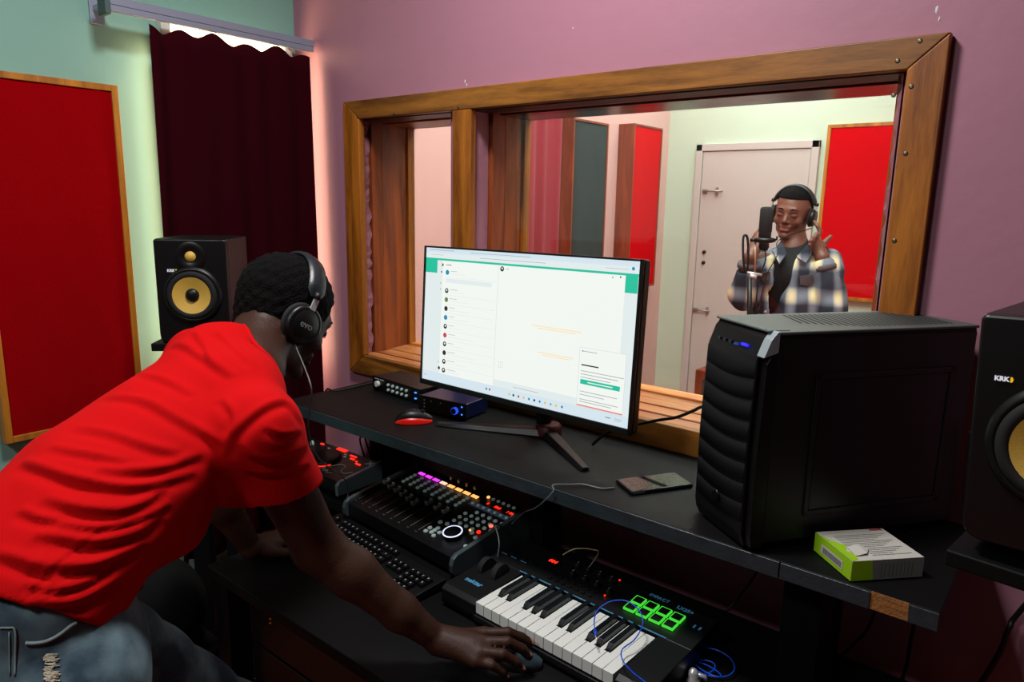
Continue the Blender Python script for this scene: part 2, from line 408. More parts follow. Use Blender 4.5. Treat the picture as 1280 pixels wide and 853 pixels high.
# ------------------------------------------------------------------ acoustic panels
def panel(name, lab, origin, ux, wd, z0, z1, th, fabric, framem, fw=.018, group=None):
    """origin: wall point at one lower corner; ux: direction along the wall; normal = ux x z"""
    ux = Vector(ux); n = ux.cross(Vector((0, 0, 1)))
    M = Matrix((ux, n, Vector((0, 0, 1)))).transposed().to_4x4(); M.translation = Vector((origin[0], origin[1], z0))
    t = thing(name, lab, 'acoustic panel', M=M, group=group); H = z1 - z0
    f = MB(); f.bx((0, 0, 0), (fw, th, H)); f.bx((wd - fw, 0, 0), (wd, th, H)); f.bx((fw, 0, 0), (wd - fw, th, fw)); f.bx((fw, 0, H - fw), (wd - fw, th, H))
    f.build('panel_frame', framem, t, bevel=.0015)
    nu, nv = 10, 24; P = []
    for i in range(nu + 1):
        P.append([(fw + (wd - 2 * fw) * i / nu, th - .006 + .005 * min(1, 6 * min(i / nu, 1 - i / nu), 12 * min(j / nv, 1 - j / nv)) + .0012 * math.sin(i * 1.7 + j), fw + (H - 2 * fw) * j / nv) for j in range(nv + 1)])
    g = MB(); g.grid(P); g.bx((fw, 0, fw), (wd - fw, th - .008, H - fw)); g.build('fabric', fabric, t)
    return t
M_red = mat('red_felt', (150, 0, 8), .95, bump=.3, bscale=300, spec=.05)
M_blk = mat('black_felt', (44, 48, 50), .9, bump=.3, bscale=300)
M_frO = wood('panel_wood', 2, (130, 74, 14), (206, 134, 40)); M_frD = wood('red_brown_wood', 2, (92, 34, 16), (160, 70, 34))
XP = X0 + .045
a = on(147, 107, 0, XP); bq = on(8, 556, 0, XP)
panel('acoustic_panel', 'tall red fabric panel in wooden frame on the mint wall left of the dark curtain', (X0, bq.y), (0, 1, 0), a.y - bq.y, bq.z, a.z, .045, M_red, M_frO)
XQ = X0 + .11
a = on(718, 147, 0, XQ); b_ = on(762, 150, 0, XQ)
panel('acoustic_panel', 'black fabric panel in thick red brown frame on the pink booth wall', (X0, a.y), (0, 1, 0), b_.y - a.y, .9, a.z, .11, M_blk, M_frD, fw=.012)
a = on(794, 154, 0, XQ); b_ = on(829, 161, 0, XQ); c_ = on(817, 357, 0, XQ)
panel('acoustic_panel', 'red fabric panel in thick brown frame on the pink booth wall', (X0, a.y), (0, 1, 0), b_.y - a.y, c_.z, a.z, .11, mat('bright_red_felt', (210, 8, 20), .95, spec=.05), M_frD, fw=.012)
YP = YB - .05
a = on(1035, 156, 1, YP); b_ = on(1122, 152, 1, YP); c_ = on(1095, 379, 1, YP)
panel('acoustic_panel', 'red fabric panel in orange frame on booth back wall right of the white door', (a.x, YB), (1, 0, 0), b_.x - a.x, c_.z, a.z, .05, MATS['bright_red_felt'], M_frO, fw=.02)

# ------------------------------------------------------------------ curtains
def curtain(name, lab, x, ya, yb, zt, zb, nf, amp, m, flare=0.0, sag=.02, cat='curtain', seed=1):
    rnd = random.Random(seed); P = []; NU, NV = 160, 40; ph = rnd.uniform(0, 6)
    W = yb - ya
    for i in range(NU + 1):
        u = i / NU; row = []
        for j in range(NV + 1):
            v = j / NV
            a = amp * (.5 + .5 * v)
            s = math.sin(u * nf * 2 * PI + ph + .8 * math.sin(u * 9) + .35 * math.sin(v * 3 + u * 5))
            xo = a * s * (.6 + .4 * math.sin(u * 13 + 1)) + .35 * a * math.sin(u * nf * 5.1 + v * 2)
            y = ya - flare * v + (W + flare * v * 1.0) * u + .012 * math.sin(u * nf * 4 + 2) * v
            top = zt - sag * (.5 - .5 * math.cos(u * nf * 2 * PI + 1.0)) - .012 * math.sin(u * 7 + ph) ** 2
            row.append((x + xo, y, top + (zb - top) * v))
        P.append(row)
    g = MB(); g.grid(P); o = g.build(name, m, None, thick=.004)
    tag(o, lab, cat); return o
M_cur = mat('maroon_velvet', (46, 0, 10), .95, bump=.2, bscale=200, spec=.08)
M_cur2 = mat('wine_red_cloth', (142, 22, 40), .8, sheen=.1)
XC = -2.19
ca = on(184, 20, 0, XC)
curtain('curtain', 'dark maroon velvet curtain hanging in the corner beside the mint wall', XC, ca.y, 1.56, 2.1445, .45, 5, .022, M_cur, flare=.035, sag=.02)
a = on(657, 150, 0, -2.2); b_ = on(700, 150, 0, -2.2)
curtain('curtain', 'wine red curtain against the pink booth wall beside the black panel', -2.19, a.y - .12, b_.y, 2.25, .3, 3.2, .03, M_cur2, flare=.0, sag=.0, seed=3)
# curtain rail box
M_rail = mat('pale_blue_rail', (150, 160, 178), .35, .3)
t = thing('curtain_rail', 'pale grey blue curtain rail on brackets above the maroon curtain', 'curtain rail', (X0, 0, 0))
ra = on(133, 6, 0, XC)
b = MB(); b.bx((.095, ra.y, 2.163), (.135, 1.575, 2.185)); b.bx((.10, ra.y, 2.15), (.105, 1.575, 2.163)); b.bx((.128, ra.y, 2.146), (.134, 1.575, 2.163)); b.build('rail', M_rail, t, bevel=.002)
for yy in (ra.y + .02, 1.25, 1.55): MB().bx((0, yy - .012, 2.165), (.10, yy + .012, 2.18)).bx((0, yy - .02, 2.13), (.008, yy + .02, 2.20)).build('bracket', M_rail, t, bevel=.002)
MB().bx((.088, ra.y - .012, 2.135), (.14, ra.y + .004, 2.19)).build('end_cap', mat('grey_plastic', (70, 92, 92), .6), t, bevel=.004)
# daylight window behind the curtain
w2 = bpy.data.objects.new('window_2', None); col.objects.link(w2); struct(w2)
b = MB(); b.bx((X0, 1.10, 1.0), (X0 + .03, 1.13, 2.195)); b.bx((X0, 1.53, 1.0), (X0 + .03, 1.56, 2.195)); b.bx((X0, 1.13, 1.0), (X0 + .03, 1.53, 1.03)); b.bx((X0, 1.13, 2.185), (X0 + .03, 1.53, 2.195)); b.build('window_frame', M_white, w2, bevel=.003)
MB().bx((X0, 1.13, 1.03), (X0 + .008, 1.53, 2.185)).build('lit_pane', emis('daylight_pane', (255, 222, 165), 9), w2)

# ------------------------------------------------------------------ light
def area(name, loc, size, power, colr, rot=(0, 0, 0), sy=None, spread=None):
    l = bpy.data.lights.new(name, 'AREA'); l.energy = power; l.color = colr; l.size = size
    if sy: l.shape = 'RECTANGLE'; l.size_y = sy
    if spread: l.spread = spread
    o = bpy.data.objects.new(name, l); col.objects.link(o); o.location = loc; o.rotation_euler = rot
    return o
area('ceiling_lamp', (-.95, .72, 2.88), .3, 31, (1, .98, .97))
area('daylight_spill', (-2.262, 1.08, 1.55), .04, 1.6, (1, .68, .42), (PI / 2, 0, PI), 1.1)
area('daylight_spill', (-2.262, 1.50, 1.55), .04, .5, (1, .85, .68), (PI / 2, 0, 0), 1.1)
area('ceiling_lamp', (-.9, -.8, 2.75), .3, 20, (1, .98, .97))
area('booth_lamp', (-1.0, 2.5, 2.9), 1.1, 62, (.95, 1, .97))
area('booth_lamp', (-1.6, 3.9, 2.9), .8, 20, (.95, 1, .97))
wd = bpy.data.worlds.new('world'); scene.world = wd; wd.use_nodes = True
wd.node_tree.nodes['Background'].inputs[0].default_value = (.01, .01, .013, 1); wd.node_tree.nodes['Background'].inputs[1].default_value = .3
scene.view_settings.view_transform = 'Standard'; scene.view_settings.look = 'None'
scene.view_settings.exposure = 0; scene.view_settings.gamma = 1; scene.view_settings.use_curve_mapping = False
# ------------------------------------------------------------------ desk
M_desk = mat('black_laminate', (7, 7, 8), .6, spec=.18, var=.25, vscale=9, bump=.08, bscale=90)
M_band = mat('worn_edge_band', (38, 50, 56), .32, var=.5, vscale=25, bump=.3, bscale=70)
M_chip = mat('bare_chipboard', (150, 96, 44), .9, var=.35, vscale=90, bump=.5, bscale=160)
M_blkp = mat('black_plastic', (10, 10, 12), .45, spec=.4)
M_satin = mat('satin_black', (8, 9, 10), .4, spec=.4)
M_rub = mat('black_rubber', (14, 14, 15), .8)
M_cable = mat('black_cable', (12, 12, 13), .5)
M_grey = mat('grey_aluminium', (84, 96, 100), .35, .3)
M_chrome = mat('bright_metal', (210, 210, 210), .3, .5)
M_btn = mat('grey_button', (158, 174, 168), .45, emit=(140, 156, 150), es=.16)  # faint glow added to brighten grey buttons and knobs, not a lamp
E_red = emis('red_light', (255, 40, 24), 1.6); E_org = emis('orange_light', (255, 176, 96), 1.5); E_mag = emis('magenta_light', (230, 60, 235), 1.3)
E_pch = emis('peach_light', (255, 205, 175), 1.3); E_blu = emis('blue_light', (60, 130, 255), 2); E_grn = emis('green_light', (70, 235, 60), .85)
E_ring = emis('pale_ring_light', (215, 222, 255), 1.3); E_blue2 = emis('deep_blue_light', (30, 30, 255), 2.2)
M_lcd = mat('blue_grey_display', (50, 66, 82), .2, emit=(60, 80, 100), es=.25)
M_print = mat('pale_print', (150, 160, 165), .5, emit=(150, 160, 165), es=.05)

ZS, ZD = 1.05, .75
desk = thing('studio_desk', 'black studio desk with a raised shelf under the wooden window frame', 'desk', (0, 0, ZF))
def D_(mb): mb.M = Matrix.Translation((0, 0, -ZF)); return mb
SX0, SX1, SY0, SY1 = -1.83, -.104, 1.172, 1.562
D_(MB()).prism([(-1.60, .79), (-.06, .79), (-.06, 1.45), (-2.12, 1.45), (-2.12, 1.235), (-1.60, 1.235)], ZD - .03, ZD).build('desk_top', M_desk, desk, bevel=.003)
s = D_(MB()); s.bx((SX0, SY0 + .003, ZS - .03), (SX1, SY1, ZS)); s.build('shelf', M_desk, desk, bevel=.002)
s = D_(MB())
def band(xa, xb, th=.0035): s.bx((xa, SY0 - th + .003, ZS - .032), (xb, SY0 + .003, ZS - .001))
band(SX0, -.345); s.bx((-.343, SY0 - .001, ZS - .031), (-.20, SY0 + .0035, ZS - .001)); s.bx((-.145, SY0 - .0005, ZS - .031), (SX1, SY0 + .003, ZS - .001))
s.build('edge_band', M_band, desk, bevel=.0012)
D_(MB()).prism([(-.215, ZS - .0305), (-.145, ZS - .0305), (-.146, ZS - .0005), (-.20, ZS - .0005)], 0, .0012, 0, Matrix(((1, 0, 0, 0), (0, 0, -1, SY0 + .003), (0, 1, 0, 0), (0, 0, 0, 1)))).build('bare_edge', M_chip, desk)
for a, b in (((-1.83, 1.50), (-1.66, 1.525)), ((-1.03, 1.36), (-.985, 1.44)), ((-.362, 1.27), (-.292, 1.44))):
    D_(MB()).bx((a[0], a[1], ZD if b[1] < 1.45 else ZF), (b[0], b[1], ZS - .03)).build('shelf_support', M_desk, desk, bevel=.002)
for lx, ly in ((-1.56, .83), (-2.08, 1.40), (-.13, .83), (-.13, 1.38)):
    D_(MB()).bx((lx - .03, ly - .03, ZF), (lx + .03, ly + .03, ZD - .03)).build('leg', M_desk, desk, bevel=.003)
D_(MB()).bx((-2.05, 1.36, .42), (-.16, 1.38, ZD - .03)).build('modesty_panel', M_desk, desk)

# ------------------------------------------------------------------ monitor
mon = thing('computer_monitor', 'large flat monitor with a glowing white chat page on a black forked stand', 'monitor', (-1.07, 1.343, ZS), R(-2.6))
MT = Matrix.Translation((0, 0, 1.342 - ZS)) @ Matrix.Rotation(-.062, 4, 'X') @ Matrix.Rotation(-.011, 4, 'Y')
W2, H2 = .3455, .1915
b = MB(MT); b.bx((-W2, .0, -H2), (W2, .028, H2)); b.build('back_shell', M_blkp, mon, bevel=.006)
b = MB(MT); e = .0045
b.bx((-W2, -.006, H2 - e), (W2, 0, H2)); b.bx((-W2, -.006, -H2), (W2, 0, -H2 + .014)); b.bx((-W2, -.006, -H2), (-W2 + e, 0, H2)); b.bx((W2 - e - .004, -.006, -H2), (W2, 0, H2)); b.build('bezel', M_satin, mon, bevel=.001)
SCm = [emis('page_grey_white', (226, 236, 236), .98), emis('page_white', (240, 245, 240), 1.0), emis('app_green', (30, 210, 170), .8), emis('taskbar_tint', (214, 230, 240), .98),
       emis('icon_dark', (40, 50, 55), .6), emis('text_grey', (170, 178, 182), .8), emis('text_cream', (255, 226, 180), .98), emis('icon_red', (220, 70, 90), .8),
       emis('icon_blue', (20, 150, 200), .8), emis('icon_yellow', (240, 200, 90), .9), emis('line_pale', (216, 224, 222), .95), emis('red_line', (250, 120, 110), .9), emis('icon_green', (120, 150, 70), .7)]
sx0, sx1, sz0, sz1 = -W2 + e, W2 - e - .004, -H2 + .014, H2 - e
g = MB(MT)
lay = [0]
def SR(u0, v0, u1, v1, mi):
    lay[0] += .000012; y = -.001 - lay[0]
    X = lambda u: sx0 + (sx1 - sx0) * u; Z = lambda v: sz1 + (sz0 - sz1) * v
    g.quad((X(u0), y, Z(v1)), (X(u1), y, Z(v1)), (X(u1), y, Z(v0)), (X(u0), y, Z(v0)), mi)
def SC(u, v, r, mi, n=12):
    lay[0] += .000012; y = -.001 - lay[0]; X = sx0 + (sx1 - sx0) * u; Z = sz1 + (sz0 - sz1) * v
    g.add([(X + r * math.cos(2 * PI * k / n), y, Z + r * math.sin(2 * PI * k / n)) for k in range(n)], [tuple(range(n))], mi)
SR(0, 0, 1, 1, 0); SR(0, 0, 1, .035, 3); SR(0, .074, 1, .088, 2); SR(.0, .08, .068, .183, 2); SR(.948, .08, .995, .189, 2)
SR(.068, .088, .948, .945, 1); SR(.068, .088, .10, .945, 0); SR(.398, .09, .400, .945, 10)
SR(0, .93, 1, 1, 3); SR(.02, .012, .16, .016, 5); SR(.25, .018, .55, .021, 5); SR(.03, .048, .1, .05, 5); SR(.3, .05, .62, .053, 5)
rnd = random.Random(7)
for k in range(11):
    v = .172 + (0 if k == 0 else .068 + k * .066); mi = (8, 4, 12, 4, 8, 4, 7, 4, 4, 4, 4)[k]
    SC(.127, v, .0068, mi); SC(.127, v - .003, .0028, 1 if k in (1, 5, 7, 9, 10) else mi)
    SR(.145, v - .012, .145 + rnd.uniform(.03, .05), v - .009, 5); SR(.145, v + .008, .145 + rnd.uniform(.07, .16), v + .010, 10); SR(.12, v + .032, .39, v + .0335, 10)
SR(.12, .115, .15, .119, 4); SC(.095, .172, .0026, 4); SC(.092, .255, .002, 5); SC(.092, .30, .002, 5); SC(.095, .845, .002, 5); SC(.1, .89, .0045, 4); SC(.10, .12, .004, 12)
SR(.12, .215, .37, .245, 0); SC(.418, .112, .0065, 4); SC(.418, .109, .0025, 1); SR(.437, .108, .452, .112, 5)
SC(.9, .105, .002, 5); SC(.93, .1, .002, 4); SC(.975, .045, .004, 8); SR(.87, .05, .96, .052, 5)
for v, a, c in ((.460, .572, .793), (.474, .60, .77), (.632, .606, .767), (.646, .63, .75)): SR(a, v, c, v + .006, 6)
SR(.40, .88, .948, .93, 0); SR(.50, .905, .62, .908, 5)
for i in range(3):
    for j in range(3): SR(.42 + i * .01, .75 + j * .017, .425 + i * .01, .758 + j * .017, 10)
SR(.789, .553, .975, .93, 10); SR(.791, .556, .973, .925, 1); SR(.791, .918, .973, .925, 11); SR(.80, .575, .86, .579, 5); SC(.802, .577, .0018, 8); SR(.80, .66, .87, .668, 4)
for v, c in ((.70, .97), (.72, .95), (.74, .92), (.83, .95), (.85, .90), (.88, .955), (.895, .93)): SR(.80, v, c, v + .004, 5)
SR(.80, .755, .958, .785, 2); SR(.83, .767, .93, .773, 1)
for u, mi in ((.368, 8), (.385, 7), (.485, 9), (.505, 4), (.53, 7), (.555, 9), (.58, 8), (.605, 4), (.63, 8), (.655, 9), (.68, 5), (.704, 9), (.73, 8)): SC(u, .962, .0032, mi)
SR(.91, .958, .93, .962, 4); SR(.945, .955, .975, .958, 5); SR(.945, .966, .97, .969, 5); SC(.02, .962, .003, 9)
g.build('screen', SCm, mon)
b = MB(); b.tube([(0, .04, .29), (0, .10, .27), (.0, .125, .16), (0, .115, .02)], [.022, .024, .024, .02], 12); b.box((0, .05, .30), (.12, .04, .1)); b.build('stand_neck', M_satin, mon, bevel=.004)
MI = mon.matrix_basis
Li = Matrix.LocRotScale(mon.location, mon.rotation_euler, None).inverted()
def arm(p, q, w0, w1):
    p = Li @ Vector(p); q = Li @ Vector(q); d = (q - p).normalized(); n = Vector((-d.y, d.x, 0))
    vs = []
    for c, wd_, hh in ((p, w0, .018), (p.lerp(q, .5), (w0 + w1) / 2, .014), (q, w1, .009)):
        vs += [c - n * wd_ + Vector((0, 0, 0)), c + n * wd_, c + n * wd_ * .6 + Vector((0, 0, hh)), c - n * wd_ * .6 + Vector((0, 0, hh))]
    fs = [(0, 1, 2, 3)[::-1], (8, 9, 10, 11)]
    for k in (0, 4): fs += [(k + i, k + (i + 1) % 4, k + 4 + (i + 1) % 4, k + 4 + i) for i in range(4)]
    return MB().add(vs, fs)
arm((-1.045, 1.45, ZS + .001), (-1.318, 1.315, ZS + .001), .024, .013).build('stand_foot', M_satin, mon, bevel=.002)
arm((-1.045, 1.45, ZS + .001), (-.828, 1.30, ZS + .001), .024, .012).build('stand_foot', M_satin, mon, bevel=.002)
b = MB(); b.cyl(Li @ Vector((-1.045, 1.455, ZS + .001)), .034, .03, 24, ch=.006); b.build('stand_hub', mat('dark_red_accent', (70, 12, 20), .4), mon)

# ------------------------------------------------------------------ computer tower
A = .963
PCM = Matrix.Translation((-.394, 1.166, ZS + .001)) @ Matrix.Rotation(A, 4, 'Z')
pc = thing('computer_tower', 'big black computer tower with vented top standing on the desk shelf', 'computer', M=PCM)
L, Wd, H = .446, .185, .395
M_pc = mat('matte_black_steel', (8, 8, 10), .5); M_pcf = mat('tower_front_black', (6, 6, 8), .6, spec=.2); M_pct = mat('tower_top_sheen', (78, 86, 84), .5, var=.05); M_pcs = mat('side_window_tint', (5, 5, 7), .4)  # grey of the tower top puts its reflected light into the colour
b = MB(); b.bx((.02, .004, .012), (L, Wd - .004, H - .006)); b.build('chassis', M_pc, pc, bevel=.003)
b = MB(); b.bx((.022, 0, .016), (L - .004, .004, H - .012))
for lo, hi in (((.10, -.003, .06), (.40, 0, .07)), ((.10, -.003, .31), (.40, 0, .32)), ((.10, -.003, .06), (.11, 0, .32)), ((.39, -.003, .06), (.40, 0, .32))): b.bx(lo, hi)
b.build('side_panel', M_pc, pc, bevel=.0015); MB().bx((.112, -.001, .072), (.388, .0005, .308)).build('side_window', M_pcs, pc)
# front bezel: outline seen from the side, extruded over the width
prof = [(.022, .005), (-.004, .005), (-.012, .03), (-.014, .18), (-.008, .35), (.004, .382), (.016, H), (.022, H)]
b = MB(); MFB = Matrix(((1, 0, 0, 0), (0, 0, 1, 0), (0, 1, 0, 0), (0, 0, 0, 1)))
b.prism([(x, z) for x, z in prof], .016, Wd - .016, 0, MFB)
b.prism([(.022, .005), (.0, .008), (-.004, .03), (-.005, .18), (.0, .34), (.016, .375), (.022, H - .004)], .0, .016, 0, MFB); b.prism([(.022, .005), (.0, .008), (-.004, .03), (-.005, .18), (.0, .34), (.016, .375), (.022, H - .004)], Wd - .016, Wd, 0, MFB)
b.build('front_bezel', M_satin, pc, bevel=.002)
for k in range(8):
    z = .045 + k * .037; P = []; px_ = lambda zz: float(np.interp(zz, [.005, .03, .18, .35, .382, .395], [-.004, -.012, -.014, -.008, .004, .016]))
    for i in range(13):
        y = .018 + (Wd - .036) * i / 12; q = (i / 12 - .5) * 2
        za, zb_ = z + .008 * q * q + .0335, z + .008 * q * q + .001; P.append([(px_(za) + .001, y, za + .0005), (px_(za) - .0006, y, za), (px_(zb_) - .0012, y, zb_), (px_(zb_) + .001, y, zb_ - .0008)])
    MB().grid(P).build('drive_cover', M_pcf, pc)
MB().lathe([(.010, 0), (.010, .003), (.007, .004)], 20, 0, TM((-.017, .092, .075), ry=-PI / 2)).build('badge', mat('badge_grey', (34, 36, 40), .25, .8), pc)
MB().prism([(-.008, .352), (.004, .382), (.016, H + .001), (.020, H + .001), (.020, .36)], -.001, .020, 0, MFB).build('corner_trim', mat('painted_glint_trim', (170, 184, 188), .25, .2), pc, bevel=.001)  # light grey paints the reflection on the glossy corner
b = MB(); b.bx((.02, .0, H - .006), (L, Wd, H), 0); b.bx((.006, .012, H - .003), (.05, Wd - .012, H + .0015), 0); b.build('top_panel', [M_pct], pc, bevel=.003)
b = MB()
for i in range(26):
    x = .115 + i * .0115; y0 = .022 + max(0, .05 - i * .006)
    b.add([(x, y0, H + .0004), (x + .005, y0, H + .0004), (x + .005 + .03, Wd - .02, H + .0004), (x + .03, Wd - .02, H + .0004)], [(0, 1, 2, 3)])
b.build('top_vent', mat('vent_slot_black', (5, 5, 6), .9), pc)
b = MB()
for k, y in enumerate((.135, .118, .1)): b.box((-.0065, y, .362), (.004, .008 if k else .006, .005))
b.build('port', mat('port_grey', (70, 74, 80), .4, .7), pc); MB().box((-.0062, .058, .364), (.004, .018, .004)).build('power_light', E_blue2, pc); MB().box((-.0062, .082, .361), (.004, .012, .004)).build('usb_port', emis('usb_blue', (20, 60, 160), .6), pc)

# ------------------------------------------------------------------ speakers
M_cone = mat('yellow_woven_cone', (212, 172, 76), .4, bump=.25, bscale=900, var=.08, vscale=60)
M_logo = emis('logo_white', (235, 235, 245), .75); M_logoy = emis('logo_yellow', (250, 190, 30), .8); M_spk = mat('speaker_black_vinyl', (6, 6, 8), .42, bump=.05, bscale=300); M_face = mat('speaker_baffle', (7, 7, 9), .36)
def speaker(lab, M, lz=.2, ls=.0105, lx=-.052):
    t = thing('studio_speaker', lab, 'speaker', M=M); w_, h_, d_ = .094, .285, .22
    MB().bx((-w_, .012, 0), (w_, d_, h_)).build('cabinet', M_spk, t, bevel=.004)
    # curved front baffle with rounded lower corners
    n = 14; P = []
    b = MB(); pl = []
    for cx, cz, a0, rr in ((w_ - .022, .022, -90, .022), (w_ - .008, h_ - .008, 0, .008), (-w_ + .008, h_ - .008, 90, .008), (-w_ + .022, .022, 180, .022)):
        for k in range(6): a = R(a0 + 18 * k); pl.append((cx + rr * math.cos(a), cz + rr * math.sin(a)))
    MX = Matrix(((1, 0, 0, 0), (0, 0, -1, .013), (0, 1, 0, 0), (0, 0, 0, 1)))
    b.prism(pl, 0, .016, 0, MX, sm=False); b.build('baffle', M_face, t, bevel=.005, seg=3)
    TW = TM((0, -.004, .134), rx=PI / 2)
    MB().lathe([(.078, -.002), (.077, .003), (.072, .006), (.067, .009), (.0655, .004)], 40, 0, TW, cap=False).build('trim_ring', M_satin, t)
    MB().lathe([(.0665, .006), (.063, .012), (.057, .014), (.051, .0125), (.0495, .010)], 40, 0, TW, cap=False).build('surround', M_rub, t)
    MB().lathe([(.050, .008), (.042, .0055), (.028, .002), (.017, -.0005), (.012, -.001)], 40, 0, TW @ Matrix.Translation((0, 0, .004)), cap=False).build('woofer_cone', M_cone, t)
    MB().lathe([(.0185, .002), (.0175, .006), (.014, .010), (.008, .0125), (.001, .013)], 28, 0, TW @ Matrix.Translation((0, 0, .001)), cap=True).build('dust_cap', M_satin, t)
    TT = TM((0, -.004, .238), rx=PI / 2)
    MB().lathe([(.040, .0005), (.036, .002), (.024, .0015), (.017, -.001)], 32, 0, TT, cap=False).build('tweeter_guide', M_face, t)
    MB().lathe([(.0145, 0), (.013, .003), (.008, .006), (.002, .0075)], 24, 0, TT, cap=True).build('tweeter', M_cone, t)
    ML = Matrix.Translation((lx, -.0045, lz)) @ Matrix.Rotation(PI / 2, 4, 'X')
    lettering('KRK', ls, M_logo, t, ML, name='logo', bold=.0003)
    b = MB(); e1 = ls * .40; x1 = lx + ls * 1.12; b.prism([(x1, lz - e1), (x1 + e1 * .6, lz - e1), (x1 + e1, lz), (x1 + e1 * .6, lz + e1), (x1, lz + e1)], 0, .0006, 0, Matrix(((1, 0, 0, 0), (0, 0, -1, -.0038), (0, 1, 0, 0), (0, 0, 0, 1)))); b.build('logo_mark', M_logoy, t)
    return t
sl = speaker('black studio speaker with yellow cone before the dark curtain', Matrix.Translation((-1.886, .946, 1.252)) @ Matrix.Rotation(.80, 4, 'Z'))
sr = speaker('black studio speaker cut off at the right edge beside the computer tower', Matrix.Translation((.012, 1.006, 1.2475)) @ Matrix.Rotation(R(-8), 4, 'Z') @ Matrix.Rotation(R(-2.5), 4, 'Y'), .209, .0078, -.066)
st = thing('speaker_stand', 'flat black stand plate under the speaker at the right edge', 'speaker stand', (.072, 1.08, ZF))
b = MB(); b.bx((-.155, -.09, 1.0), (.2, .2, 1.022), 0, TM((0, 0, 0), rz=R(-8))); b.build('top_plate', M_desk, st, bevel=.003)
MB().cyl((.10, .08, .02), .025, .98, 20).build('post', M_satin, st); MB().bx((-.06, -.08, 0), (.28, .24, .02)).build('base_plate', M_satin, st, bevel=.004)
st = thing('speaker_stand', 'black post stand carrying the speaker before the curtain', 'speaker stand', (-1.966, 1.026, ZF), .80)
MB().bx((-.12, -.12, 1.03), (.12, .12, 1.052)).build('top_plate', M_desk, st, bevel=.003)
for x_ in (-.08, .02): MB().bx((x_, -.03, .02), (x_ + .05, .03, 1.03)).build('post', M_desk, st, bevel=.003)
MB().bx((-.15, -.14, 0), (.15, .14, .02)).build('base_plate', M_satin, st, bevel=.004)

# ------------------------------------------------------------------ piano keyboard controller
NKM = Matrix.Translation((-1.036, 1.045, ZD + .001)) @ Matrix.Rotation(-.04, 4, 'Z')
nk = thing('midi_keyboard', 'black controller keyboard with two octaves of white and black keys', 'keyboard', M=NKM)
KW, KD = .535, .27
def ntop(v): return .05 + .06 * v * .9   # height of the sloped panel at depth v
b = MB(); MYZ = Matrix(((0, 0, 1, 0), (1, 0, 0, 0), (0, 1, 0, 0), (0, 0, 0, 1)))   # (y,z) profile extruded along x
kx0, kx1 = .108, .108 + .3525
b.prism([(-.0, .008), (KD + .02, .008), (KD + .02, .03), (KD, .066), (.158, .056), (.158, .02), (0, .02)], 0, KW, 0, MYZ)
b.prism([(0, .008), (.158, .008), (.158, .056), (.012, .05), (0, .042)], 0, kx0 - .003, 0, MYZ); b.prism([(0, .008), (.158, .008), (.158, .056), (.012, .05), (0, .042)], kx1 + .003, KW, 0, MYZ)
b.bx((kx0 - .003, -.004, .008), (kx1 + .003, .004, .022))
b.build('case', mat('keyboard_case', (16, 17, 19), .42, var=.08), nk, bevel=.002)
MB().bx((kx0 - .01, .157, .0562), (kx1 + .02, .1595, .0575)).build('blue_strip', mat('steel_blue_strip', (70, 130, 165), .4, emit=(70, 130, 165), es=.12), nk)
for x in (.06, .48):
    for y in (.03, .25): MB().cyl((x, y, 0), .01, .009, 14).build('foot', M_rub, nk)
M_wk = mat('white_key_plastic', (228, 230, 224), .25, emit=(228, 230, 224), es=.0); M_bk = mat('black_key_plastic', (16, 22, 26), .35)
kw = .0235; bl = [1, 2, 4, 5, 6, 8, 9, 11, 12, 13]
hasb = lambda i: i in bl    # black key between white i-1 and i  (edge index)
for i in range(15):
    x0 = kx0 + i * kw + .0005; x1 = x0 + kw - .001
    a0 = x0 + (.0065 if hasb(i) else 0); a1 = x1 - (.0065 if hasb(i + 1) else 0)
    poly = [(x0, 0), (x1, 0), (x1, .05), (a1, .05), (a1, .152), (a0, .152), (a0, .05), (x0, .05)]
    MB().prism(poly, .026, .052, 0).build('white_key', M_wk, nk, bevel=.0008, seg=1)
for e_ in bl:
    x = kx0 + e_ * kw
    b = MB(); b.prism([(.052, .04), (.153, .04), (.153, .064), (.062, .0635), (.0535, .056)], x - .0055, x + .0055, 0, MYZ)
    b.build('black_key', M_bk, nk, bevel=.0015, seg=2)
def NP(u, v): return Matrix.Translation((u, v, ntop(v))) @ Matrix.Rotation(.085, 4, 'X')
M_prb = mat('blue_print', (80, 150, 190), .5, emit=(80, 150, 190), es=.12)
lettering('nektar', .019, M_prb, nk, NP(.052, .052) @ Matrix.Translation((0, 0, .0015)), bold=.0005)
lettering('IMPACT', .0135, M_prb, nk, NP(.405, .262) @ Matrix.Translation((0, 0, .0035)))
lettering('LX25+', .0135, M_prb, nk, NP(.468, .259) @ Matrix.Translation((0, 0, .0035)), bold=.0004)
for u in (.036, .078): MB().cyl((0, 0, -.018), .026, .014, 24, 0, NP(u, .115) @ Matrix.Translation((.007, 0, .0)) @ Matrix.Rotation(PI / 2, 4, 'Y')).build('wheel', M_rub, nk)
b = MB(); b.box((0, 0, .002), (.04, .018, .003), 0, NP(.135, .232)); b.build('display', mat('display_glass', (10, 3, 4), .15), nk)
lettering('004', .015, E_red, nk, NP(.137, .232) @ Matrix.Translation((0, 0, .004)), name='display_digits', bold=.0005, shear=.15)
for u, v in ((.208, .215), (.241, .215), (.275, .213), (.31, .208), (.196, .25), (.226, .25), (.258, .25), (.29, .249)):
    k = MB(); k.lathe([(.0075, 0), (.007, .012), (.0055, .0135)], 16, 0, NP(u, v)); o = k.build('knob', M_blkp, nk)
    MB().box((0, .003, .0142), (.0016, .006, .001), 0, NP(u, v)).build('pointer', M_chrome, o)
rb = random.Random(3)
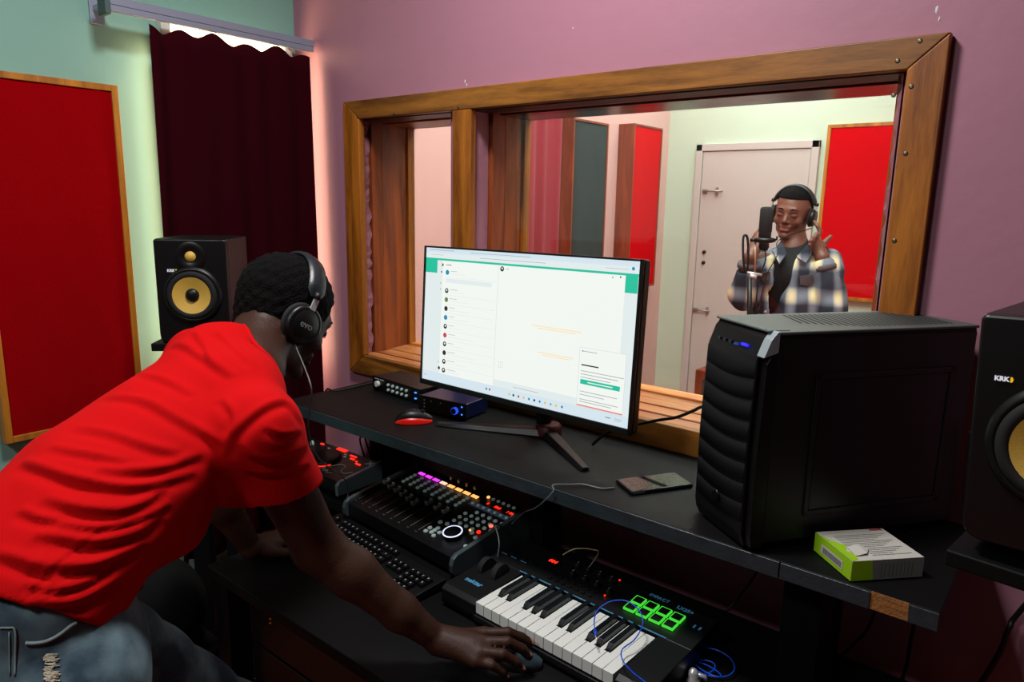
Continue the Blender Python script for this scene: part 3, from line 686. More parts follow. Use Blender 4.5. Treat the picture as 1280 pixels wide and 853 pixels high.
for i in range(7):
    for j in range(2): MB().box((0, 0, .001), (.011, .006, .003), 0, NP(.17 + i * .0185, .178 + j * .016 - .0)).build('button', M_blkp, nk, bevel=.0008, seg=1)
for i in range(4): MB().box((0, 0, .001), (.013, .007, .003), 0, NP(.035 + i * .02, .205)).build('button', M_blkp, nk, bevel=.0008, seg=1)
for u, v in ((.308, .197), (.30, .268)): MB().cyl((0, 0, .001), .0022, .002, 8, 0, NP(u, v)).build('indicator', E_red, nk)
for c_, d_ in [((.02 + i * .03, .19, ntop(.19) + .0006), (.018, .0012, .0004)) for i in range(3)] + [((.508 + i * .012, .222, ntop(.22) + .0035), (.004, .012, .0004)) for i in range(2)]:
    MB().box(c_, d_).build('panel_print', M_prb, nk)
for i in range(4):
    for j in range(2):
        u, v = .376 + i * .0305, .196 + j * .030
        T_ = NP(u, v); o = MB(); q = .0125
        for a0, b0 in (((-q, -q), (q, -q + .0023)), ((-q, q - .0023), (q, q)), ((-q, -q), (-q + .0023, q)), ((q - .0023, -q), (q, q))): o.bx((a0[0], a0[1], .0005), (b0[0], b0[1], .0055), 0, T_)
        p = o.build('pad', E_grn, nk); MB().bx((-q + .0023, -q + .0023, .001), (q - .0023, q - .0023, .0058), 0, T_).build('pad_rubber', M_rub, p)

# ------------------------------------------------------------------ fader controller
XW, XD = .475, .262; SL = math.atan(.045 / .26)
XTM = Matrix.Translation((-1.562, 1.188, ZD + .001)) @ Matrix.Rotation(-.082, 4, 'Z')
xt = thing('fader_controller', 'black fader controller with lit pads and rows of round grey buttons', 'mixing controller', M=XTM)
MB().prism([(0, .01), (XD, .01), (XD + .004, .092), (0, .049)], .012, XW - .012, 0, MYZ).build('case', M_blkp, xt, bevel=.002)
for x in (0, XW - .014):
    MB().prism([(-.012, .016), (-.004, .006), (XD + .012, .006), (XD + .014, .092), (XD + .006, .102), (.004, .060), (-.008, .052), (-.013, .036)], x, x + .014, 0, MYZ).build('side_cheek', M_grey, xt, bevel=.003)
for x in (.03, XW - .03): MB().cyl((x, .03, 0), .012, .01, 12).build('foot', M_rub, xt); MB().cyl((x, .23, 0), .012, .01, 12).build('foot', M_rub, xt)
TOP = Matrix.Translation((0, 0, .050)) @ Matrix.Rotation(SL, 4, 'X')
def XB_(u, v, m_=None, r=.0058, nm='button', h=.004):
    MB().lathe([(r, 0), (r, h - .001), (r - .0012, h)], 12, 0, TOP @ Matrix.Translation((u, v, 0))).build(nm, m_ or M_btn, xt)
for i in range(8):
    MB().bx((-.0125, -.006, 0), (.0125, .006, .003), 0, TOP @ Matrix.Translation((.068 + i * .0333, .228, 0))).build('scribble_light', (E_mag, E_mag, E_mag, E_pch, E_org, E_org, E_org, E_org)[i], xt, bevel=.001, seg=1)
    for j in range(4): XB_(.056 + i * .0333, .167 + j * .0145)
for i in range(9):
    u = .024 + i * .0333 + (.006 if i > 6 else 0); v = (.130, .122, .119, .115, .110, .103, .126, .124, .124)[i]
    MB().bx((-.0013, .028, .0), (.0013, .145, .0007), 0, TOP @ Matrix.Translation((u, 0, 0))).build('fader_slot', mat('slot_grey', (104, 88, 80), .6), xt)
    b = MB(TOP @ Matrix.Translation((u, v, .005)))
    b.prism([(-.011, 0), (.011, 0), (.011, .009), (.004, .005), (-.004, .005), (-.011, .009)], -.0055, .0055, 0, MYZ); b.bx((-.001, -.003, -.005), (.001, .003, 0)); f_ = b.build('fader_cap', mat('fader_grey', (150, 154, 156), .3), xt)
    MB(TOP @ Matrix.Translation((u, v, .005))).bx((-.0052, .008, .0085), (.0052, .0105, .0098)).bx((-.0052, -.0105, .0085), (.0052, -.008, .0098)).build('cap_edge', mat('silver_edge', (236, 238, 238), .3), f_)
    MB().bx((-.004, .018, 0), (.004, .021, .001), 0, TOP @ Matrix.Translation((u, 0, 0))).build('track_label', mat('label_dim', (84, 70, 62), .6), xt)
MB().bx((.312, .192, 0), (.462, .208, .0015), 0, TOP).build('display_strip', M_lcd, xt)
for i in range(7): XB_(.322 + i * .0215, .2, r=.0045)
for i in range(6): XB_(.336 + i * .0195, .247, E_org if i == 0 else None, r=.005)
for u, c in ((.358, '0'), (.395, '00:0'), (.441, '1 00')): lettering(c, .013, E_red, xt, TOP @ Matrix.Translation((u, .223, .001)), name='counter_digits', bold=.0004, shear=.1)
for i in range(6):
    for j in range(4):
        if (i, j) in ((0, 3), (5, 0)): continue
        XB_(.343 + i * .0235, .112 + j * .0205 - .0 , E_red if (i, j) in ((4, 0),) else None, r=.0056)
XB_(.444, .15, emis('coral_light', (255, 120, 90), 1.3), r=.0058)
for u, v in ((.335, .04), (.335, .062), (.316, .051), (.354, .051), (.335, .0515), (.318, .085), (.34, .09), (.36, .088), (.318, .035), (.352, .033)): XB_(u, v, r=.0062)
for u, v in ((.425, .10), (.448, .09), (.455, .05)): XB_(u, v, r=.006)
XB_(.412, .105, E_org, r=.003)
b = MB(TOP @ Matrix.Translation((.395, .062, 0))); b.lathe([(.023, 0), (.023, .014), (.0215, .016)], 36); b.build('jog_wheel', M_satin, xt)
MB(TOP @ Matrix.Translation((.395, .062, .0145))).lathe([(.0262, -.001), (.0262, .001), (.0232, .001), (.0232, -.001)], 40, cap=False).build('jog_ring', E_ring, xt)
for i in range(4): MB(TOP @ Matrix.Translation((.17 + i * .034, .256, 0))).lathe([(.004, 0), (.004, .010), (.003, .011)], 12).build('encoder', M_chrome, xt)
MB().bx((.455, .212, 0), (.463, .222, .002), 0, TOP).build('button', M_btn, xt)

# ------------------------------------------------------------------ deck controller with jog wheel
dj = thing('dj_controller', 'black controller with a red lit jog wheel behind the red shirt', 'dj controller', (-2.095, 1.262, ZD + .001))
DW, DD = .41, .165
MB().prism([(0, .006), (DD, .006), (DD, .066), (0, .046)], 0, DW - .012, 0, MYZ).build('case', M_satin, dj, bevel=.003)
MB().prism([(-.008, .004), (DD + .004, .004), (DD + .006, .070), (.0, .050), (-.01, .04)], DW - .014, DW, 0, MYZ).build('side_cheek', mat('bright_cheek', (120, 136, 138), .35, .3), dj, bevel=.003)
for x in (.04, .40):
    for y in (.02, .14): MB().cyl((x, y, 0), .01, .007, 12).build('foot', M_rub, dj)
DT = Matrix.Translation((0, 0, .0465)) @ Matrix.Rotation(.121, 4, 'X')
MB(DT @ Matrix.Translation((.225, .085, 0))).lathe([(.052, 0), (.052, .008), (.046, .011), (.012, .010), (.010, .0105)], 36).build('jog_wheel', M_blkp, dj)
for a0, a1 in ((-60, -20), (150, 200), (215, 235), (245, 275), (285, 300)):
    vs = []; n = 8
    for k in range(n + 1):
        a = R(a0 + (a1 - a0) * k / n); vs += [(.055 * math.cos(a), .055 * math.sin(a), .001), (.063 * math.cos(a), .063 * math.sin(a), .001)]
    MB(DT @ Matrix.Translation((.225, .085, 0))).add(vs, [(2 * k, 2 * k + 1, 2 * k + 3, 2 * k + 2) for k in range(n)]).build('jog_light', E_red, dj)
for u, v in ((.06, .12), (.09, .13), (.10, .09), (.05, .07), (.07, .045), (.115, .05)): MB(DT @ Matrix.Translation((u, v, 0))).lathe([(.007, 0), (.006, .012), (.004, .013)], 14).build('knob', M_btn, dj)
for k in range(6): MB(DT).box((.20 + k * .008, .157, .001), (.006, .014, .003)).build('level_light', E_red, dj)
for u, v, sx_ in ((.295, .145, .03), (.308, .13, .02), (.355, .115, .022), (.12, .150, .016), (.335, .125, .006)): MB(DT).box((u, v, .001), (sx_, .006, .003), 0, None).build('light', E_red, dj)
for u, v in ((.26, .14), (.272, .128), (.17, .14)): MB(DT).box((u, v, .001), (.01, .005, .003)).build('button', M_btn, dj)
b = MB(DT @ Matrix.Translation((.385, .140, .001))); b.box((0, 0, 0), (.034, .005, .001), 0, TM(rz=.75)); b.box((0, 0, .0002), (.034, .005, .001), 0, TM(rz=-.75)); b.build('cross_mark', M_print, dj)
MB(DT).tube(catmull([(.29, .06, .001), (.31, .085, .001), (.335, .08, .001), (.345, .055, .001), (.37, .05, .001), (.385, .07, .001)], 5), .0012, 5).build('printed_curve', M_print, dj)
MB(DT).tube(catmull([(.27, .03, .001), (.285, .04, .001), (.29, .025, .001), (.305, .035, .001), (.31, .022, .001), (.33, .03, .001)], 4), .001, 5).build('printed_script', M_print, dj)

# ------------------------------------------------------------------ computer keyboard, full size
CKM = Matrix.Translation((-1.545, .995, ZD + .001)) @ Matrix.Rotation(-.085, 4, 'Z')
ck = thing('computer_keyboard', 'black computer keyboard between the forearm and the fader controller', 'keyboard', M=CKM)
MB().prism([(0, .004), (.145, .004), (.145, .026), (0, .014)], 0, .46, 0, MYZ).build('case', M_blkp, ck, bevel=.003)
CT = Matrix.Translation((0, 0, .0145)) @ Matrix.Rotation(.083, 4, 'X')
keymesh = {}
def ckey(u, v, w_, h_=.016):
    mb = MB(CT @ Matrix.Translation((u, v, .004))); mb.box((0, 0, 0), (w_, h_, .008), 0, None, .0018)
    k_ = mb.build('key', M_blkp, ck)
    g_ = MB(CT @ Matrix.Translation((u - .002, v + .002, .0083))); g_.box((0, 0, 0), (.0035, .0045, .0003)); g_.build('key_print', M_print, k_)
n_k = 0
rows = [(.132, [(0.0, 1)] + [(2 + i + (i // 4) * .5, 1) for i in range(12)]), (.108, [(i, 1) for i in range(13)] + [(13.5, 2)]), (.089, [(.25, 1.5)] + [(1.5 + i, 1) for i in range(12)] + [(13.75, 1.5)]),
        (.070, [(.4, 1.8)] + [(1.8 + i, 1) for i in range(11)] + [(13.4, 2.2)]), (.051, [(.6, 2.2)] + [(2.3 + i, 1) for i in range(10)] + [(13.2, 2.6)]), (.032, [(.1, 1.2), (1.4, 1.2), (2.7, 1.2), (6.5, 6), (10.3, 1.2), (11.6, 1.2), (12.9, 1.2)])]
for v, L_ in rows:
    for p_, w_ in L_: ckey(.017 + p_ * .019, v, w_ * .019 - .0025); n_k += 1
for v, c_ in ((.108, 3), (.089, 3), (.032, 3)):
    for i in range(c_): ckey(.315 + i * .019, v, .0165)
ckey(.334, .051, .0165)
for v in (.108, .089, .070, .051, .032):
    for i in range(4 if v > .07 else 3): ckey(.383 + i * .019, v, .0165)
# ------------------------------------------------------------------ small things on the shelf
def unit(lab, x, y, w_, d_, h_, rz, side):
    t = thing('audio_interface', lab, 'audio interface', (x, y, ZS + .0008), rz)
    MB().bx((0, .004, .003), (w_, d_, h_)).build('case', side, t, bevel=.003)
    MB().bx((-.002, 0, .001), (w_ + .002, .006, h_ + .002)).build('front_panel', M_satin, t, bevel=.0015)
    return t
def knob(t, x, z, r, m_, nm='knob', l=.010): MB(TM((x, 0, z), rx=PI / 2)).lathe([(r, -.001), (r, l - .001), (r * .8, l)], 18).build(nm, m_, t)
M_wknob = mat('pale_knob', (205, 205, 200), .35)
t = unit('low black audio interface with small knobs left of the monitor on the shelf', -1.735, 1.44, .235, .11, .045, R(-5), M_blkp)
knob(t, .03, .024, .010, M_wknob)
for i in range(5):
    for j in range(2): knob(t, .085 + i * .023, .015 + j * .016, .0045, M_btn, l=.006)
for z in (.014, .032): MB().cyl((.221, -.001, z), .004, .003, 12, 0, None).build('indicator', E_blu, t)
MB().bx((.012, -.001, .038), (.035, 0, .0405)).build('print', M_print, t); MB().bx((.04, -.001, .038), (.06, 0, .0405)).build('print', M_print, t)
t = unit('black audio interface with a blue lit knob under the left edge of the monitor', -1.455, 1.375, .168, .11, .046, R(6), mat('blue_case', (14, 34, 92), .4))
knob(t, .135, .024, .010, emis('blue_knob_light', (40, 90, 255), .9)); knob(t, .135, .024, .0085, M_satin, 'knob_cap', .0115)
for x, z in ((.02, .034), (.02, .024), (.02, .014), (.045, .034), (.08, .034), (.155, .036), (.155, .014)): MB().bx((x, -.0012, z), (x + .004, 0, z + .0035)).build('indicator', M_wknob if x < .15 else E_blu, t)
# red and black mouse
def mouse(name, lab, loc, rz, top, side, L_=.105):
    t = thing(name, lab, 'mouse', loc, rz)
    def shell(s0, zc, m_, nm):
        P = []
        for i in range(17):
            u = i / 16; x = (u - .5) * L_; w_ = .030 * s0 * (math.sin(PI * (.04 + .92 * u)) ** .55) * (1 - .12 * math.sin(PI * u)); h_ = .036 * zc * (math.sin(PI * (.05 + .85 * u ** .8)) ** .8)
            P.append([(x, w_ * math.cos(PI * k / 12), .001 + max(0, h_ * math.sin(PI * k / 12) ** .7)) for k in range(13)])
        b = MB(); b.grid(P); b.add([P[0][k] for k in range(13)], [tuple(range(13))]); b.add([P[-1][k] for k in range(13)], [tuple(range(13))[::-1]]); b.add([r_[0] for r_ in P] + [r_[-1] for r_ in P][::-1], [tuple(range(34))])
        return b.build(nm, m_, t)
    shell(1.06, .62, side, 'side_shell'); shell(.86, 1, top, 'top_shell')
    MB().lathe([(.007, -.003), (.007, .003)], 14, 0, TM((L_ * .24, 0, .028), rx=PI / 2)).build('scroll_wheel', M_rub, t)
    return t
M_mred = mat('mouse_red', (200, 20, 10), .3, emit=(200, 20, 10), es=.15)
q = on(516, 519, 2, ZS + .02)
mouse('computer_mouse', 'black mouse with glowing red sides on the raised shelf', (q.x + .004, q.y, ZS + .0008), R(48), M_satin, M_mred, .10)
# phone
pa, pb, pc_, pd = on(795, 597, 2, ZS + .009), on(767, 604, 2, ZS + .009), on(788, 616, 2, ZS + .009), on(857, 607, 2, ZS + .009)
ux = Vector((pd.x - pc_.x, pd.y - pc_.y, 0)); ang = math.atan2(ux.y, ux.x)
t = thing('smartphone', 'dark smartphone lying face up beside the monitor foot on the shelf', 'phone', (pc_.x + .001, pc_.y + .004, ZS + .0008), ang)
MB().bx((0, 0, 0), (.150, .073, .0085)).build('body', M_satin, t, bevel=.003, seg=3)
MB().bx((.004, .004, .008), (.146, .069, .0089)).build('screen', mat('phone_glass', (14, 16, 17), .06), t)
MB().bx((.004, -.0006, .003), (.03, .0005, .0055)).build('side_button', M_grey, t)
# software box
q0, q1, q2 = on(1063, 728, 2, ZS), on(1152, 722, 2, ZS), on(1018, 690, 2, ZS)
ang = math.atan2(q1.y - q0.y, q1.x - q0.x); bw = math.hypot(q1.x - q0.x, q1.y - q0.y); bd = math.hypot(q2.x - q0.x, q2.y - q0.y) * 1.03
t = thing('cardboard_box', 'small white and lime green software box lying by the computer tower', 'box', (q0.x, q0.y, ZS + .0008), ang)
M_card = mat('white_card', (196, 194, 184), .6, var=.05); M_lime = mat('lime_card', (150, 200, 20), .55); M_ink = mat('grey_ink', (128, 128, 126), .7); M_cg = mat('shaded_card_side', (130, 132, 128), .6)  # front card greyed in its colour to stand for shade
HB = .036
b = MB(); b.bx((0, .0, 0), (bw, bd, HB), 0); b.build('carton', M_card, t, bevel=.0012)
b = MB(); e = .0006
b.quad((-e, bd, .001), (-e, 0, .001), (-e, 0, HB), (-e, bd, HB), 0)
b.quad((0, -e, .001), (.30 * bw, -e, .001), (.27 * bw, -e, HB), (0, -e, HB), 0)
b.quad((.30 * bw, -e, .001), (bw, -e, .001), (bw, -e, HB), (.27 * bw, -e, HB), 1)
# torn green edge folded on the top
b.add([(0, 0, HB + e), (.012, .004, HB + e), (.018, .02, HB + e), (.010, .034, HB + e), (.022, .05, HB + e), (.008, .07, HB + e), (0, .09, HB + e)], [(0, 1, 2, 3, 4, 5, 6)], 0)
b.quad((-2 * e, bd * .80, .008), (-2 * e, bd * .22, .008), (-2 * e, bd * .22, .024), (-2 * e, bd * .80, .024), 2)
for k in range(22):
    y = bd * (.25 + .5 * k / 22); b.quad((-3 * e, y + .0016 + .0008 * (k % 3), .011), (-3 * e, y, .011), (-3 * e, y, .021), (-3 * e, y + .0016 + .0008 * (k % 3), .021), 3)
for k in range(13):
    y = .014 + (bd - .03) * k / 13; x0_ = .02 if k > 5 else .045
    b.quad((x0_, y, HB + e), (bw - .012 - .01 * ((k * 7) % 4), y, HB + e), (bw - .012 - .01 * ((k * 7) % 4), y + .0013, HB + e), (x0_, y + .0013, HB + e), 3)
b.quad((bw - .03, bd - .008, HB + 2 * e), (bw - .006, bd - .008, HB + 2 * e), (bw - .006, bd - .004, HB + 2 * e), (bw - .03, bd - .004, HB + 2 * e), 4)
for k in range(9): b.quad((.38 * bw + k * .007, -2 * e, .006), (.38 * bw + k * .007 + .003, -2 * e, .006), (.38 * bw + k * .007 + .003, -2 * e, HB - .006), (.38 * bw + k * .007, -2 * e, HB - .006), 3)
b.build('printed_sleeve', [M_lime, M_cg, M_card, M_ink, mat('red_ink', (180, 50, 50), .6)], t)
MB(Matrix.Translation((.03, .03, HB + .0012)) @ Matrix.Rotation(.35, 4, 'Z')).add([(-.02, -.01, 0), (.0, -.016, .003), (.02, -.004, .001), (.012, .012, .004), (-.008, .016, .001)], [(0, 1, 2, 3, 4)]).build('torn_flap', M_card, t, thick=.0006)
# ------------------------------------------------------------------ cables
def cable(lab, pts, r=.0025, m_=None, name='cable', n=6, cat='cable', group=None):
    o = MB().tube(catmull(pts, 8), r, n).build(name, m_ or M_cable); tag(o, lab, cat, group); return o
M_gc = mat('grey_cable', (90, 92, 94), .4)
cable('grey cable running from the fader controller up over the shelf edge to the phone', [on(640, 655, 2, .87), on(655, 641, 2, .885), on(668, 636, 1, 1.22), on(681, 626, 1, 1.158), on(692, 614, 1, 1.158), Vector((on(703, 605, 2, ZS).x, 1.172, 1.0575)), on(714, 606, 2, ZS + .006), on(730, 606, 2, ZS + .004), on(752, 611, 2, ZS + .003), on(768, 610, 2, ZS + .003)], .0018, M_gc)
cable('black cable hanging from behind the tower to the monitor in front of the sill', [(-.55, 1.52, 1.22), on(882, 508, 1, 1.52), on(866, 514, 1, 1.52), on(845, 522, 1, 1.52), on(815, 527, 1, 1.50), (-.86, 1.46, 1.10), (-.90, 1.44, 1.06)], .004)
cable('thin black cable lying along the left end of the shelf', [(-1.60, 1.556, 1.075), (-1.70, 1.575, 1.054), (-1.78, 1.545, 1.055), on(435, 486, 2, ZS + .005), on(418, 489, 2, ZS + .006), (-1.842, 1.34, 1.05), (-1.852, 1.34, 1.01), (-1.85, 1.40, .93)], .003)
cable('black cable hanging over the dark wall under the worn shelf edge', [(-.42, 1.45, 1.01), on(945, 717, 1, 1.50), on(925, 745, 1, 1.48), on(908, 764, 1, 1.46), (-.56, 1.46, .72)], .003)
cable('black cable drooping below the shelf right of the support board', [(-.22, 1.46, 1.0), on(1090, 775, 1, 1.5), on(1068, 805, 1, 1.5), on(1040, 828, 1, 1.5), on(1010, 840, 1, 1.47), (-.38, 1.46, .72)], .003)
cable('black cable hanging straight down under the right end of the shelf', [(-.16, 1.46, 1.01), on(1140, 795, 1, 1.5), on(1134, 830, 1, 1.5), on(1126, 860, 1, 1.5), (-.17, 1.5, .6)], .004)
cable('thick black cable curving down the purple wall by the right edge', [(.10, 1.2, 1.24), (.10, 1.45, 1.22), on(1279, 760, 1, 1.56), on(1262, 785, 1, 1.56), on(1250, 815, 1, 1.56), on(1228, 852, 1, 1.56), (-.06, 1.56, .72)], .005)
cable('thin black wire drooping behind the right speaker beside the tower', [(-.13, 1.52, 1.25), (-.128, 1.53, 1.14), (-.115, 1.53, 1.055), (-.09, 1.5, 1.03)], .002)
for k in range(3):
    cable('black cable looping behind the deck controller', [(-1.80 + .02 * k, 1.452 + .012 * k, .80), on(450 + 6 * k, 548 - 3 * k, 1, 1.462 + .012 * k), on(463 + 5 * k, 549 + 2 * k, 1, 1.464 + .012 * k), on(473 + 3 * k, 560 + 3 * k, 1, 1.462 + .012 * k), (-1.70 + .01 * k, 1.460 + .012 * k, .74)], .003, group='cables behind the deck controller')
# blue patch cable
M_bc = mat('blue_cable', (10, 70, 200), .35, emit=(10, 70, 200), es=.06)
kz = .82
bp = thing('patch_cable', 'thin blue patch cable looped over the piano keys', 'cable', (-.7, 1.1, kz))
Lb = Matrix.Translation((.7, -1.1, -kz))
pts = [on(744, 790, 2, .835), on(743, 775, 2, .84), on(748, 762, 2, .85), on(764, 752, 2, .86), on(784, 752, 2, .862), on(800, 765, 2, .855), on(803, 782, 2, .842), on(793, 800, 2, .83), on(778, 812, 2, .824), on(778, 825, 2, .824), on(790, 840, 2, .824), on(805, 852, 2, .826), on(815, 862, 2, .826)]
MB(Lb).tube(catmull(pts, 8), .0013, 6).build('wire', M_bc, bp)
MB(Lb).tube([on(744, 788, 2, .836), on(744.5, 795, 2, .833)], [.0032, .0022], 10).build('plug_sleeve', M_bc, bp)
MB(Lb).tube([on(744.5, 795, 2, .833), on(746, 801, 2, .831)], [.0014, .001], 8).build('plug_tip', M_chrome, bp)
c0 = on(885, 838, 2, ZD + .004)
bk = thing('cable_coil', 'coil of thin blue cable on the desk right of the piano keys', 'cable', c0)
for k, (rx_, ry_, rz_, dx, dy) in enumerate(((.045, .03, .2, .0, .012), (.028, .018, .9, -.01, -.01), (.03, .012, -.3, .005, -.012))):
    P = [Matrix.Rotation(rz_, 3, 'Z') @ Vector((rx_ * math.cos(a), ry_ * math.sin(a), .001 + .003 * k + (.02 if k == 0 else .006) * (1 + math.sin(a + k)) / 2)) + Vector((dx, dy, 0)) for a in [2 * PI * i / 40 for i in range(40)]]
    MB().tube(P, .0013, 6, close=True).build('coil_loop', M_bc, bk)
c1 = on(866, 846, 2, ZD + .01)
kn = thing('metal_plug', 'shiny metal plug lying by the blue cable coil', 'plug', (c1.x, c1.y, ZD + .0008), .4)
MB().lathe([(.014, 0), (.015, .006), (.010, .010), (.011, .018), (.007, .024), (.003, .026)], 18).build('body', M_chrome, kn)
MB().tube([(.004, 0, .016), (.022, .002, .012), (.026, .002, .004)], .004, 10).build('pin', M_chrome, kn)
cable('pale cream wire end sticking up behind the knobs of the piano keyboard', [on(704, 694, 2, .835), on(712, 689, 2, .85), on(722, 686, 2, .86), on(738, 687, 2, .855), on(748, 692, 2, .84), (-.86, 1.37, .76)], .0016, mat('cream_wire', (190, 180, 140), .5))
cable('black headphone lead plugged into the fader controller', [on(622, 697, 2, .845), on(624, 680, 2, .875), on(621, 664, 2, .89), on(617, 655, 2, .88), (-1.11, 1.3, .86)], .0016, M_gc)
# booth speaker cabinet on the floor behind the sill
q = on(875, 463, 1, 4.0)
t = thing('brown_cabinet', 'brown wooden cabinet with dark front in the booth beside the white door', 'cabinet', (q.x - .03, 4.0, ZF))
MB().bx((0, 0, 0), (.55, .35, q.z - ZF)).build('body', M_frD, t, bevel=.006)
MB().bx((.05, -.006, .05), (.52, 0, q.z - ZF - .05)).build('grille', M_blk, t, bevel=.002)

# soft bag on a stool in the dark beside the bending person
t = thing('stool', 'low dark wooden stool under the black bag', 'stool', (-1.79, .72, ZF))
MB().bx((-.15, -.13, .26), (.15, .13, .285)).build('seat', M_desk, t, bevel=.004)
for x_ in (-.12, .12):
    for y_ in (-.10, .10): MB().bx((x_ - .016, y_ - .016, 0), (x_ + .016, y_ + .016, .26)).build('leg', M_desk, t, bevel=.002)
t = thing('black_bag', 'soft black bag lying on the stool behind the bending person', 'bag', (-1.79, .72, ZF + .286))
S_ = [ell((0, 0, .11), (.17, .13, .12), k=.03), ell((.02, 0, .15), (.13, .10, .10), k=.03), ell((-.09, 0, .12), (.07, .11, .10), k=.02), ell((-.05, .0, .04), (.16, .14, .06), k=.04)]
fs0 = field(S_); lo, hi = bounds(S_)
sdf_mesh(lambda p: np.maximum(fs0(p) + .004 * np.sin(p[:, 0] * 50 + p[:, 2] * 30) * np.sin(p[:, 1] * 40), .002 - p[:, 2]), lo, hi, .01, 'body', mat('black_cloth', (9, 11, 10), .9, spec=.15, bump=.4, bscale=60), t)
MB().tube(catmull([(-.08, -.06, .22), (-.04, -.09, .28), (.05, -.09, .29), (.09, -.05, .22)], 6), .008, 8).build('strap', M_rub, t)

# equipment rack in the dark under the desk
t = thing('equipment_rack', 'black equipment rack with tiny orange lights under the left end of the desk', 'rack', (-1.522, .85, ZF))
MB().bx((0, .012, 0), (.48, .38, .47)).build('case', M_desk, t, bevel=.004)
for k in range(4): MB().bx((.012, 0, .02 + k * .112), (.468, .014, .02 + k * .112 + .105)).build('front_plate', M_satin, t, bevel=.002)
for k in range(4, 12):
    q = on(338, 722 + k * 5.2, 1, .85); MB().box((q.x + 1.522, -.0008, q.z - ZF), (.0022, .0016, .0028)).build('indicator', mat('amber_dot', (190, 90, 30), .5, emit=(190, 90, 30), es=.35), t)
# ------------------------------------------------------------------ people
M_skin = mat('dark_brown_skin', (56, 34, 25), .5, bump=.2, bscale=160, var=.12, vscale=14, spec=.2)
M_skin2 = mat('brown_skin', (112, 70, 54), .48, bump=.08, bscale=200, var=.08, vscale=14)
M_hair = mat('black_hair', (7, 6, 6), .9, bump=1.0, bscale=260, spec=.12)
M_lip = mat('lip_brown_pink', (150, 88, 82), .45); M_nail = mat('fingernail', (170, 115, 100), .35)
M_shirt = mat('red_cotton', (186, 2, 6), .9, bump=.10, bscale=700, var=.04, spec=.12)
def frame(c, f, upish=(0, 0, 1)):
    f = Vector(f).normalized(); r = f.cross(Vector(upish)).normalized(); u = r.cross(f)
    M = Matrix((r, f, u)).transposed().to_4x4(); M.translation = Vector(c); return M
def xf(M, prims, s=1.0):
    out = []; R3 = np.array(M.to_3x3().normalized())
    for q in prims:
        q = list(q)
        if q[0] == 'e': q[1] = V3(M @ Vector(q[1] * s)); q[2] = q[2] * s; q[3] = (R3 @ q[3]).astype(np.float32)
        else:
            q[1] = V3(M @ Vector(q[1] * s)); q[2] = V3(M @ Vector(q[2] * s)); q[3] *= s; q[4] *= s
            if q[0] == 'f': q[7] = (R3 @ q[7]).astype(np.float32)
        q[5] *= s; out.append(tuple(q))
    return out
def Rx(a): return np.array(Matrix.Rotation(a, 3, 'X')); 
def Rz(a): return np.array(Matrix.Rotation(a, 3, 'Z'))
def head_prims():
    P = [ell((0, -.012, .028), (.075, .097, .084)), ell((0, .030, -.025), (.060, .060, .082), k=.03)]
    for s in (-1, 1):
        P += [cone((s * .050, -.005, -.05), (s * .040, .010, -.082), .018, .016, .02), cone((s * .040, .010, -.082), (s * .012, .070, -.103), .017, .014, .02),
              ell((s * .043, .056, -.036), (.019, .022, .020), k=.015), ell((s * .0740, -.008, -.012), (.005, .019, .031), Rz(s * .35), k=.006)]
    P += [ell((0, .074, -.104), (.019, .014, .014), k=.012), cone((-.030, .079, .014), (.030, .079, .014), .012, .012, .014)]
    for s in (-1, 1): P += [ell((s * .031, .099, -.006), (.016, .014, .011), k=.01, op='s')]
    for s in (-1, 1): P += [ell((s * .031, .077, -.008), (.0145, .012, .0095), k=.004)]
    P += [cone((0, .084, .004), (0, .103, -.034), .007, .011, .008), ell((-.011, .092, -.040), (.008, .009, .007), k=.005), ell((.011, .092, -.040), (.008, .009, .007), k=.005),
          cone((-.017, .083, -.061), (.017, .083, -.061), .0085, .0085, .008), cone((-.015, .083, -.076), (.015, .083, -.076), .009, .009, .006),
          cone((-.020, .094, -.0685), (.020, .094, -.0685), .0028, .0028, .003, 's')]
    for s in (-1, 1): P += [cone((s * .017, .096, -.008), (s * .043, .090, -.009), .0012, .0012, .002, 's')]
    return P
def head_extra(M, parent, skin_s=1.0):
    for s in (-1, 1):
        b = MB(M); b.tube([(s * .014, .0925, .0165), (s * .028, .0935, .021), (s * .044, .0835, .0175)], [.0022, .0032, .0015], 6); b.build('eyebrow', M_hair, parent)
        b = MB(M); b.tube([(s * .018, .0885, -.0125), (s * .031, .0905, -.0155), (s * .043, .0825, -.0125)], .0009, 5); b.build('eyelashes', M_hair, parent)
def paint(o, m_, test):
    """gives faces of the body their own skin colour (lips, nails)"""
    o.data.materials.append(m_); k = len(o.data.materials) - 1
    for p in o.data.polygons:
        if test(p.center): p.material_index = k
def hair_mesh(M, name, parent, cut, grow=.006, amp=.003, fr=90, flat=0.0, h=.004):
    P = xf(M, [ell((0, -.012, .028), (.075 + grow, .097 + grow, .084 + grow + flat)), ell((0, -.042, -.034), (.056 + grow, .044 + grow, .058 + grow), k=.03)])
    base = field(P); Mi = np.array(M.inverted())
    def f(p):
        q = p @ Mi[:3, :3].T.astype(np.float32) + Mi[:3, 3].astype(np.float32)
        d = base(p) + amp * (np.sin(q[:, 0] * fr) * np.sin(q[:, 1] * fr + 1) * np.sin(q[:, 2] * fr + 2))
        return np.maximum(d, cut(q))
    lo, hi = bounds(P); return sdf_mesh(f, lo, hi, h, name, M_hair, parent)
